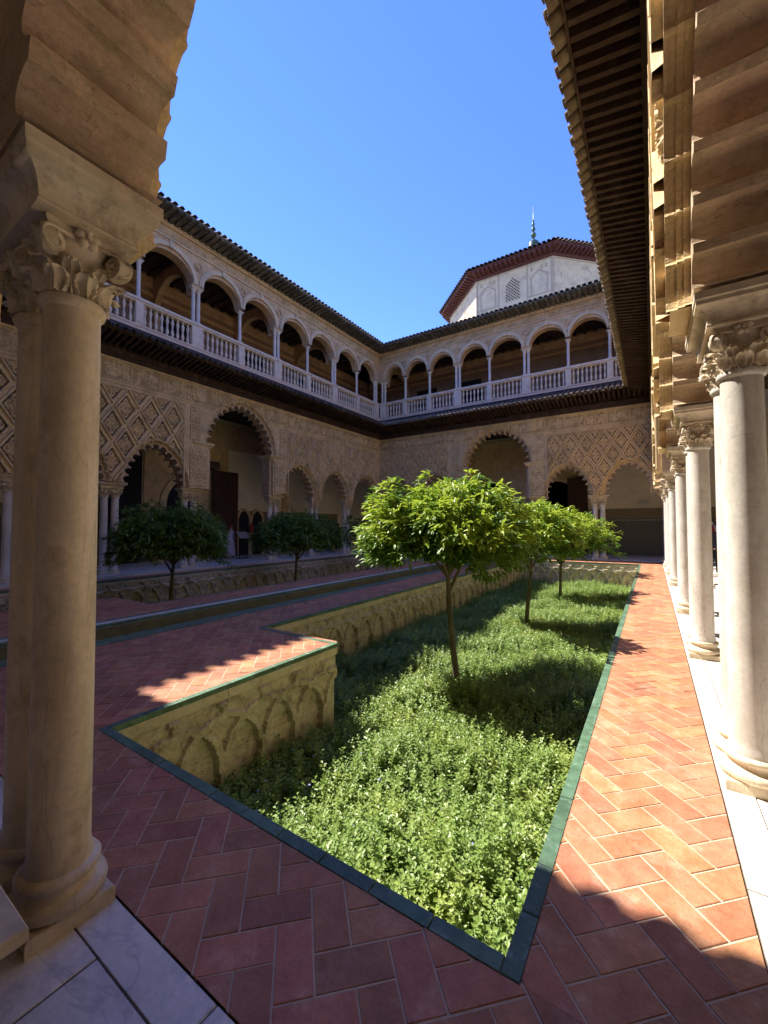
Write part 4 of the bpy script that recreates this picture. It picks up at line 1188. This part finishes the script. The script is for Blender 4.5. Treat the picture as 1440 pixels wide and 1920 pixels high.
# ------------------------------------------------------------------ marble floors of the arcades
def slab_floor(name, x0, x1, y0, y1, kerb_side, kw=.15, sl=(.62, .42), zz=0.0, lim=(lambda c: True)):
    base = link(name, MB().box(x0, x1, y0, y1, -.14, -.006 + zz).mesh(name, M['joint']), None, kind='structure')
    rs = random.Random(sum(map(ord, name)) % 255)
    def slab(a, b_, c, d, tag='marble_slab'):
        cx, cy = (a + b_) / 2, (c + d) / 2
        m = MB(); g_ = .0035
        tile_prism(m, [Vector((a + g_ - cx, c + g_ - cy)), Vector((b_ - g_ - cx, c + g_ - cy)), Vector((b_ - g_ - cx, d - g_ - cy)), Vector((a + g_ - cx, d - g_ - cy))], rs.uniform(-.0015, .0015) + zz, ch=.004)
        link(tag, m.mesh(tag, M['floor_marble']), base, (cx, cy, 0))
    ix0, ix1, iy0, iy1 = x0, x1, y0, y1
    if kerb_side == '-x':
        y = y0
        while y < y1 - .05:
            l = min(rs.uniform(1.0, 1.5), y1 - y); slab(x0, x0 + kw, y, y + l, 'kerb_slab'); y += l
        ix0 += kw
    if kerb_side == '+x':
        y = y0
        while y < y1 - .05:
            l = min(rs.uniform(1.0, 1.5), y1 - y); slab(x1 - kw, x1, y, y + l, 'kerb_slab'); y += l
        ix1 -= kw
    if kerb_side == '+y':
        x = x1
        for l in (1.56, .9, 1.2) + (1.3,) * 30:
            l = min(l, x - x0)
            if l < .05: break
            slab(x - l, x, y1 - kw, y1, 'kerb_slab'); x -= l
        iy1 -= kw
    if kerb_side == '-y':
        x = x0
        while x < x1 - .05:
            l = min(rs.uniform(1.0, 1.5), x1 - x); slab(x, x + l, y0, y0 + kw, 'kerb_slab'); x += l
        iy0 += kw
    y = iy1; row = 0
    while y > iy0 + .02:
        h_ = min(sl[1] * rs.uniform(.85, 1.2), y - iy0); x = ix0 - rs.uniform(0, .3)
        while x < ix1 - .02:
            w_ = sl[0] * rs.uniform(.8, 1.25); a = max(x, ix0); b_ = min(x + w_, ix1)
            if b_ - a > .05: slab(a, b_, y - h_, y)
            x += w_
        y -= h_
slab_floor('gallery_floor_near', -9.0, .31, -2.85, .88, '+y', .155, (.66, .33))
slab_floor('gallery_floor_right', .315, 4.1, -2.85, 22.5, '-x', .16, (1.0, .9))
slab_floor('gallery_floor_left', -18.4, -14.105, -2.8, 25.3, '+x', .2, (1.4, 1.3), .05)
slab_floor('gallery_floor_end', -14.1, .31, 21.505, 25.4, '-y', .2, (1.6, 1.4), .02)
link('gallery_floor_base', MB().box(-18.4, -9.0, -2.85, .885, -.14, -.004).mesh('gallery_floor_base', M['floor_marble']), None, kind='structure')
# kerb of the left arcade, seen over the shaded garden
slb = MB().box(-14.09, -13.99, 1.5, 21.4, -.01, .075)
link('arcade_step', slb.mesh('arcade_step', M['marble']), None, kind='structure')
slb = MB().box(-14.0, .25, 21.30, 21.44, -.01, .03)
link('arcade_step', slb.mesh('arcade_step', M['marble']), None, kind='structure')

# ------------------------------------------------------------------ orange trees
LEAFV = [(0, 0, 0), (-.018, .035, .004), (.018, .035, .004), (-.022, .07, .0), (0, .07, -.008), (.022, .07, 0), (-.012, .105, -.012), (.012, .105, -.012), (0, .135, -.024), (0, .035, -.003)]
LEAFF = [(0, 9, 1), (0, 2, 9), (1, 9, 4, 3), (9, 2, 5, 4), (3, 4, 6), (4, 5, 7), (4, 7, 8, 6)]
def tree(loc, label, rxy, zc, rz, n, seed, lmat, lean=(0, 0), ztop_trunk=1.0, zb=-1.15, ymat=None, leafsize=.86):
    rr = random.Random(seed)
    root = empty('orange_tree', (loc[0], loc[1], zb), label=label, cat='tree', group='orange trees in the sunken gardens')
    base = Vector((0, 0, 0)); cz = zc - zb
    m = MB()
    th = ztop_trunk - zb
    tp = []; rad = []
    ph = rr.uniform(0, 6)
    for k in range(9):
        t = k / 8; tp.append((lean[0] * t + .03 * sin(4 * t + ph), lean[1] * t + .03 * cos(5 * t + ph), th * t)); rad.append(.058 * (1 - .38 * t) + (.02 if k == 0 else 0))
    m.tube(tp, rad, 9)
    fork = Vector(tp[-1]); tips = []
    f0 = Vector(tp[5])
    for k in range(7):
        a = 2 * pi * k / 7 + rr.uniform(-.3, .3); st0 = Vector(tp[rr.choice((6, 7, 8))])
        e = Vector((lean[0] + cos(a) * rxy * .62, lean[1] + sin(a) * rxy * .62, cz + rr.uniform(-.15, .35) * rz))
        mid = st0.lerp(e, .5) + Vector((rr.uniform(-.05, .05), rr.uniform(-.05, .05), .05 + .1 * rr.random()))
        m.tube([st0, st0.lerp(mid, .5), mid, mid.lerp(e, .5), e], [.034, .028, .02, .014, .006], 6)
        tips.append((mid, e))
        for q in range(3):
            s0 = mid.lerp(e, rr.random() * .8); e2 = s0 + Vector((rr.uniform(-.4, .4), rr.uniform(-.4, .4), rr.uniform(.0, .35)))
            m.tube([s0, s0.lerp(e2, .5) + Vector((0, 0, .03)), e2], [.012, .009, .004], 5)
    link('trunk', m.mesh('trunk', M['bark'], True), root)
    # crown: drooping sprays of leaves spread over an uneven dome
    c0 = Vector((lean[0], lean[1], cz))
    V = []; F = []; V2 = []; F2 = []
    sprays = n // 9
    for s in range(sprays):
        u = rr.random(); a = rr.uniform(0, 2 * pi)
        zz = rr.uniform(-.55, 1.0)
        rad_ = sqrt(max(0, 1 - zz * zz)) if zz > 0 else (1 - .25 * zz * zz)
        lump = 1 + .13 * sin(3 * a + seed) + .10 * sin(5 * a + 2.0 * zz + seed * 2) + .07 * sin(9 * a + 5 * zz)
        rho = (rr.uniform(.62, 1.03) if rr.random() < .8 else rr.uniform(.3, .7)) * lump
        p = c0 + Vector((cos(a) * rad_ * rxy * rho, sin(a) * rad_ * rxy * rho, zz * rz * rho * (1.0 if zz > 0 else .95)))
        outd = Vector((cos(a), sin(a), .25 + .5 * max(0, zz))).normalized()
        young = ymat is not None and zz > -.1 and rr.random() < .70
        for l in range(9):
            t = l / 9
            pos = p + outd * (.16 * t) + Vector((rr.uniform(-.05, .05), rr.uniform(-.05, .05), .02 - .09 * t * t + rr.uniform(-.03, .03)))
            dr = (outd + Vector((rr.uniform(-.9, .9), rr.uniform(-.9, .9), rr.uniform(-1.05, .25)))).normalized()
            sz = rr.uniform(.9, 1.35) * leafsize
            side = dr.cross(Vector((0, 0, 1)))
            if side.length < .05: side = Vector((1, 0, 0))
            side.normalize(); side = (side + Vector((0, 0, rr.uniform(-.5, .5)))).normalized()
            up = side.cross(dr).normalized()
            VV, FF = (V2, F2) if young else (V, F)
            o = len(VV)
            for q in LEAFV:
                w_ = pos + side * q[0] * sz + dr * q[1] * sz + up * (q[2] * 1.4) * sz; VV.append((w_.x, w_.y, w_.z))
            FF += [tuple(i + o for i in g_) for g_ in LEAFF]
    for nm, vv, ff, mt in (('crown', V, F, lmat), ('young_leaves', V2, F2, ymat)):
        if ff:
            me = bpy.data.meshes.new(nm); me.from_pydata(vv, [], ff); me.materials.append(mt); me.update()
            me.polygons.foreach_set('use_smooth', [True] * len(ff))
            link(nm, me, root, kind='stuff')
    return root
tree((-2.80, 6.42), 'nearest orange tree, bright in the sun in the middle of the picture', 1.22, 1.42, .88, 22000, 3, M['leaf'], (-.12, .0), 1.0, ymat=M['leafyoung'])
tree((-2.72, 10.75), 'second sunlit orange tree, just behind the nearest one', 1.22, 1.24, .86, 15000, 5, M['leaf'], (.1, 0), .7, ymat=M['leafyoung'])
tree((-2.80, 15.4), 'third sunlit orange tree, farthest, left of the twin columns', 1.45, 1.15, .85, 12000, 8, M['leaf'], (.15, 0), .7, ymat=M['leafyoung'])
tree((-11.25, 6.3), 'dark orange tree in the shade nearest the left foreground columns', 1.32, 1.15, .95, 20000, 13, M['leafdark'], (.05, 0), .75)
tree((-11.25, 11.05), 'dark orange tree in the shade in front of the twin columns beyond the big arch', 1.38, 1.15, .92, 17000, 17, M['leafdark'], (0, 0), .75)
tree((-11.25, 15.7), 'dark orange tree in the shade partly hidden by the sunlit tree', 1.35, 1.1, .95, 5000, 21, M['leafdark'], (0, 0), .75)

# ------------------------------------------------------------------ ground cover
def sprig_mesh(seed, n=15, h=.16, lsz=.034, name='sprig'):
    rr = random.Random(seed); V = []; F = []
    ln = Vector((rr.uniform(-.35, .35), rr.uniform(-.35, .35), 1)).normalized()
    for i in range(n):
        t = (i + .5) / n; a = i * 2.4 + rr.uniform(-.4, .4)
        p = ln * h * t
        d = (Vector((cos(a), sin(a), .35 + .7 * t * rr.random()))).normalized()
        s = Vector((-sin(a), cos(a), rr.uniform(-.3, .3))).normalized()
        L_ = lsz * rr.uniform(.7, 1.2) * (1.15 - .4 * t); w_ = L_ * .30; o = len(V)
        dz = Vector((0, 0, -.25 * L_))
        for q in (p, p + d * L_ * .5 + s * w_, p + d * L_ * .5 - s * w_, p + d * L_ + dz, ): V.append(tuple(q))
        F += [(o, o + 1, o + 3, o + 2)]
    me = bpy.data.meshes.new(name); me.from_pydata(V, [], F); me.materials.append(M['cover']); me.update(); return me
def cover(label_name, rects, density, seed, hbase):
    """leafy carpet: sprig clumps scattered by geometry nodes over a gently uneven sheet"""
    V = []; F = []; dens = []
    for x0_, x1_, y0_, y1_ in rects:
        nx = int((x1_ - x0_) / .15); ny = int((y1_ - y0_) / .15); o = len(V)
        for j in range(ny + 1):
            for i in range(nx + 1):
                x = x0_ + (x1_ - x0_) * i / nx; y = y0_ + (y1_ - y0_) * j / ny
                dens.append(max(0.12, min(1.0, 1.15 + .9 * sin(2.3 * x + 1.9 * sin(1.7 * y)) * sin(2.9 * y + 1.3 * sin(2.1 * x)) )) * (.45 if (x + 1.15) ** 2 + (y - 1.95) ** 2 < .04 else 1))
                V.append((x, y, hbase + .055 * sin(2.1 * x + 1.3 * y) + .05 * sin(3.7 * y - 1.9 * x + 1) + .045 * sin(6 * x + 4.3 * y) * sin(5 * y - 3 * x)))
        F += [(o + j * (nx + 1) + i, o + j * (nx + 1) + i + 1, o + (j + 1) * (nx + 1) + i + 1, o + (j + 1) * (nx + 1) + i) for j in range(ny) for i in range(nx)]
    me = bpy.data.meshes.new('ground_cover'); me.from_pydata(V, [], F); me.materials.append(M['soil']); me.update()
    at_ = me.attributes.new('dens', 'FLOAT', 'POINT'); at_.data.foreach_set('value', dens)
    ob = link('ground_cover', me, None, kind='stuff', label=label_name, cat='ground cover')
    src = []
    for k in range(5):
        sm_ = sprig_mesh(seed * 10 + k, 13 + k * 2, .12 + .02 * k, .040)
        src.append(sm_)
    ng = bpy.data.node_groups.new('ground_cover_nodes', 'GeometryNodeTree')
    ng.interface.new_socket('Geometry', in_out='INPUT', socket_type='NodeSocketGeometry')
    ng.interface.new_socket('Geometry', in_out='OUTPUT', socket_type='NodeSocketGeometry')
    N = ng.nodes; L = ng.links
    gi = N.new('NodeGroupInput'); go = N.new('NodeGroupOutput')
    js = N.new('GeometryNodeJoinGeometry'); L.new(gi.outputs[0], js.inputs[0])
    na = N.new('GeometryNodeInputNamedAttribute'); na.data_type = 'FLOAT'; na.inputs['Name'].default_value = 'dens'
    mu = N.new('ShaderNodeMath'); mu.operation = 'MULTIPLY'; mu.inputs[1].default_value = density / 5; L.new(na.outputs['Attribute'], mu.inputs[0])
    for k, me_ in enumerate(src):
        so_ = bpy.data.objects.new('sprig_source', me_)
        dp = N.new('GeometryNodeDistributePointsOnFaces'); L.new(mu.outputs[0], dp.inputs['Density']); dp.inputs['Seed'].default_value = seed * 7 + k
        L.new(gi.outputs[0], dp.inputs['Mesh'])
        oi = N.new('GeometryNodeObjectInfo'); oi.inputs['Object'].default_value = so_
        ip = N.new('GeometryNodeInstanceOnPoints'); L.new(dp.outputs['Points'], ip.inputs['Points']); L.new(oi.outputs['Geometry'], ip.inputs['Instance'])
        rv = N.new('FunctionNodeRandomValue'); rv.data_type = 'FLOAT_VECTOR'; rv.inputs[0].default_value = (-.35, -.35, 0); rv.inputs[1].default_value = (.35, .35, 6.28); rv.inputs['Seed'].default_value = k
        rs = N.new('FunctionNodeRandomValue'); rs.data_type = 'FLOAT'; rs.inputs[2].default_value = .55; rs.inputs[3].default_value = 1.75; rs.inputs['Seed'].default_value = k + 40
        L.new(rv.outputs[0], ip.inputs['Rotation']); L.new(rs.outputs[1], ip.inputs['Scale'])
        L.new(ip.outputs[0], js.inputs[0])
    L.new(js.outputs[0], go.inputs[0])
    md = ob.modifiers.new('scatter', 'NODES'); md.node_group = ng
    return ob
cover('dense small-leaved periwinkle carpet filling the sunlit garden', [(-3.60, -.50, 1.575, 4.38), (-5.16, -.50, 4.38, 19.74)], 680, 1, -1.10)
cover('small-leaved carpet filling the shaded garden', [(-13.4, -8.8, 4.4, 19.7)], 120, 2, -1.10)
rf = random.Random(9); fm = MB()
for i in range(36):
    x = rf.uniform(-3.4, -.7) if i < 50 else rf.uniform(-5, -.7); y = rf.uniform(1.9, 4.3) if i < 50 else rf.uniform(4.5, 15); z = -.90 + rf.uniform(-.03, .05)
    for k in range(5):
        a = 2 * pi * k / 5 + x; b_ = a + .9; r_ = .013
        fm.add([(x, y, z), (x + r_ * cos(a), y + r_ * sin(a), z + .006), (x + r_ * cos(b_), y + r_ * sin(b_), z + .006)], [(0, 1, 2)])
link('periwinkle_flowers', fm.mesh('periwinkle_flowers', M['flower']), None, kind='stuff', label='scattered pale blue periwinkle flowers over the leafy carpet', cat='flowers')

# ------------------------------------------------------------------ people
def person(loc, rotz, h, top, legs, hair, label, dress=False, seed=0, bag=False):
    root = empty('person', loc, rotz, label=label, cat='person')
    s = h / 1.7; rr = random.Random(seed)
    J = {'pel': (0, 0, .93), 'ch': (0, 0, 1.28), 'nk': (0, .01, 1.44), 'hd': (0, -.01, 1.53), 'tp': (0, 0, 1.63),
         'hl': (.09, 0, .88), 'kl': (.10, -.02, .50), 'al': (.10, .03, .08), 'tl': (.11, -.12, .03), 'hr': (-.09, 0, .88), 'kr': (-.11, -.04, .50), 'ar': (-.12, .02, .08), 'tr': (-.13, -.13, .03),
         'sl': (.18, 0, 1.38), 'el': (.25, .03, 1.12), 'wl': (.17, -.16, 1.02), 'fl': (.10, -.22, 1.03), 'sr': (-.18, 0, 1.38), 'er': (-.24, .05, 1.10), 'wr': (-.22, -.04, .86), 'fr': (-.21, -.07, .78)}
    R = {'pel': (.15, .11), 'ch': (.155, .11), 'nk': (.055, .055), 'hd': (.078, .09), 'tp': (.06, .07), 'hl': (.09, .09), 'kl': (.06, .06), 'al': (.04, .045), 'tl': (.035, .025), 'hr': (.09, .09), 'kr': (.06, .06), 'ar': (.04, .045), 'tr': (.035, .025),
         'sl': (.055, .055), 'el': (.042, .042), 'wl': (.03, .03), 'fl': (.03, .02), 'sr': (.055, .055), 'er': (.042, .042), 'wr': (.03, .03), 'fr': (.03, .02)}
    E = [('pel', 'ch'), ('ch', 'nk'), ('nk', 'hd'), ('hd', 'tp'), ('pel', 'hl'), ('hl', 'kl'), ('kl', 'al'), ('al', 'tl'), ('pel', 'hr'), ('hr', 'kr'), ('kr', 'ar'), ('ar', 'tr'),
         ('ch', 'sl'), ('sl', 'el'), ('el', 'wl'), ('wl', 'fl'), ('ch', 'sr'), ('sr', 'er'), ('er', 'wr'), ('wr', 'fr')]
    ks = list(J); me = bpy.data.meshes.new('body'); me.from_pydata([tuple(c * s for c in J[k]) for k in ks], [(ks.index(a), ks.index(b_)) for a, b_ in E], []); me.materials.append(M['skin'])
    ob = link('body', me, root)
    md = ob.modifiers.new('skin', 'SKIN'); md.use_smooth_shade = True
    for i, k in enumerate(ks): me.skin_vertices[0].data[i].radius = (R[k][0] * s, R[k][1] * s)
    me.skin_vertices[0].data[0].use_root = True
    sb = ob.modifiers.new('sub', 'SUBSURF'); sb.levels = 1; sb.render_levels = 2
    def shell(name, prof, material, sy=.72, n=20, fold=.0):
        v = []; 
        for r_, z in prof:
            for k in range(n):
                a = 2 * pi * k / n; q = r_ * (1 + fold * sin(7 * a) * max(0, (1 - z)))
                v.append((q * cos(a) * s, q * sin(a) * sy * s, z * s))
        f = [(i * n + k, i * n + (k + 1) % n, (i + 1) * n + (k + 1) % n, (i + 1) * n + k) for i in range(len(prof) - 1) for k in range(n)]
        link(name, MB().add(v, f).mesh(name, M[material], True), root)
    if dress: shell('dress', [(.27, .14), (.255, .4), (.22, .75), (.20, .92), (.165, 1.08), (.185, 1.25), (.185, 1.36), (.10, 1.42)], top, fold=.10)
    else:
        shell('shirt', [(.185, .86), (.19, .98), (.185, 1.1), (.20, 1.28), (.205, 1.38), (.09, 1.455)], top)
        for x in (.10, -.11):
            v = []; n = 14
            prof = [(.075, .08, -.0), (.085, .48, -.02), (.11, .90, 0)]
            for r_, z, dy in prof:
                for k in range(n):
                    a = 2 * pi * k / n; v.append(((x * (.95 if z > .6 else 1.05) + r_ * cos(a)) * s, (dy + r_ * sin(a)) * s, z * s))
            f = [(i * n + k, i * n + (k + 1) % n, (i + 1) * n + (k + 1) % n, (i + 1) * n + k) for i in range(2) for k in range(n)]
            link('trouser_leg', MB().add(v, f).mesh('trouser_leg', M[legs], True), root)
    v = []; n = 14
    for j in range(8):
        t = -.35 + (pi / 2 + .35) * j / 7
        for k in range(n):
            a = 2 * pi * k / n; v.append((.098 * cos(t) * cos(a) * s, (.022 + .108 * cos(t) * sin(a)) * s, (1.60 + .10 * sin(t)) * s))
    f = [(i * n + k, i * n + (k + 1) % n, (i + 1) * n + (k + 1) % n, (i + 1) * n + k) for i in range(7) for k in range(n)]
    link('hair', MB().add(v, f).mesh('hair', M[hair], True), root)
    # nose, eyes
    fm_ = MB()
    fm_.tube([(0, -.095 * s, 1.56 * s), (0, -.122 * s, 1.525 * s), (0, -.10 * s, 1.515 * s)], [.006, .012, .008], 6)
    link('nose', fm_.mesh('nose', M['skin'], True), root)
    if bag:
        bg_ = MB().box(-.05, .05, -.10, .10, .55, .80); link('bag', bg_.mesh('bag', M['whitecloth']), root, (-.27 * s, 0, 0))
    return root
person((-17.0, 12.38, .05), pi / 2 + .3, 1.62, 'dress', 'dress', 'hair_red', 'woman with auburn hair in a white and lilac patterned long dress before the tall door', dress=True, seed=1, bag=True)
person((-16.9, 20.3, .05), pi / 2 - .4, 1.74, 'black', 'navy', 'hair_dark', 'visitor in black shirt and navy trousers in the shade behind the twin columns', seed=2)
person((-16.6, 20.95, .05), pi / 2 + .7, 1.68, 'khaki', 'khaki', 'hair_dark', 'visitor in khaki clothes in the shade of the left gallery', seed=3)
person((-16.9, 19.6, .05), pi / 2 + .2, 1.72, 'navy', 'black', 'hair_red', 'visitor with reddish hair and navy top beside the shaded orange tree', seed=4)
person((1.65, 17.0, .0), pi, 1.70, 'navy', 'black', 'hair_dark', 'visitor in navy top seen between the two nearest column pairs on the right', seed=5)
# striped parasol over that visitor
pa = empty('striped_parasol', (1.62, 16.8, 1.0), label='small red and white striped parasol seen between the right columns', cat='parasol')
pc = MB(); n = 16
for k in range(n):
    a0 = 2 * pi * k / n; a1 = 2 * pi * (k + 1) / n
    link('parasol_gore', MB().add([(0, 0, .62), (.62 * cos(a0), .62 * sin(a0), .40), (.62 * cos(a1), .62 * sin(a1), .40), (.33 * cos(a1), .33 * sin(a1), .56), (.33 * cos(a0), .33 * sin(a0), .56)],
         [(0, 4, 3), (4, 1, 2, 3)]).mesh('parasol_gore', M['red' if k % 2 else 'whitecloth']), pa)
link('pole', MB().lathe([(.01, 0), (.01, .64)], 6).mesh('pole', M['iron']), pa)

# information lectern beside the woman
lc = empty('information_lectern', (-16.55, 12.75, .05), pi / 2, label='grey slanted information lectern beside the woman in the dress', cat='lectern')
link('panel', MB().add([(-.3, -.16, 1.0), (.3, -.16, 1.0), (.3, .16, 1.28), (-.3, .16, 1.28), (-.3, -.16, .97), (.3, -.16, .97), (.3, .16, 1.25), (-.3, .16, 1.25)],
     [(0, 1, 2, 3), (7, 6, 5, 4), (0, 4, 5, 1), (1, 5, 6, 2), (2, 6, 7, 3), (3, 7, 4, 0)]).mesh('panel', M['panelgrey']), lc)
for x in (-.2, .2): link('leg', MB().box(-.015, .015, -.015, .015, 0, 1.08).mesh('leg', M['iron']), lc, (x, 0, 0))
link('foot', MB().box(-.3, .3, -.15, .15, 0, .02).mesh('foot', M['iron']), lc)
fe = empty('fire_extinguisher', (-18.2, 14.55, 1.25), label='small red fire extinguisher box hanging beside the tall timber door', cat='fire extinguisher')
link('cylinder_body', MB().lathe([(.02, .0), (.09, .02), (.10, .06), (.10, .38), (.06, .46), (.03, .50)], 12).mesh('cylinder_body', M['fire'], True, 50), fe)
link('nozzle', MB().tube([(0, 0, .5), (.06, 0, .54), (.12, 0, .45), (.12, 0, .25)], .012, 6).mesh('nozzle', M['iron']), fe)

# marble bench with iron scroll legs in the right gallery
def bench(x, y, label, L=1.3, rot=0.0):
    bo_ = empty('marble_bench', (x, y, 0), rot, label=label, cat='bench')
    link('seat', MB().loft([(.24, L / 2, .50), (.25, L / 2 + .01, .51), (.25, L / 2 + .01, .545), (.24, L / 2, .555)]).mesh('seat', M['marble']), bo_)
    for yy in (-L / 2 + .15, L / 2 - .15):
        m_ = MB(); pts = []
        for k in range(20):
            t = k / 19; pts.append((.16 * cos(2.4 * pi * t) * (1 - .5 * t), 0, .26 + .2 * sin(2.4 * pi * t) * (1 - .3 * t)))
        m_.tube(pts, .014, 6); m_.tube([(-.2, 0, .02), (-.05, 0, .22), (.2, 0, .49)], .014, 6); m_.tube([(.2, 0, .02), (.05, 0, .22), (-.2, 0, .49)], .014, 6); m_.tube([(-.22, 0, .015), (.22, 0, .015)], .014, 6)
        link('scroll_leg', m_.mesh('scroll_leg', M['iron'], True), bo_, (0, yy, 0))
bench(1.15, 8.9, 'white marble bench on black iron scroll legs seen between the right column pairs')
# rope stanchion base further along
st2 = empty('rope_stanchion', (.80, 7.6, 0), label='low black iron rope stanchion on the marble floor behind the right columns', cat='stanchion')
link('post', MB().lathe([(.12, 0), (.12, .02), (.02, .04), (.015, .85), (.03, .87), (.03, .92), (0.005, .94)], 12).mesh('post', M['iron'], True, 40), st2)

# slab topped stand at the lower left corner
sx = -1.88
bt = empty('slab_stand', (-1.91, .06, 0), label='pale marble slab on a dark upright at the lower left corner', cat='stand')
link('slab', MB().loft([(.37, .37, .395), (.39, .39, .415), (.39, .39, .445), (.385, .385, .452)]).mesh('slab', M['marble_warm']), bt)
link('upright', MB().loft([(.33, .30, 0), (.33, .30, .393)]).mesh('upright', M['wood']), bt)
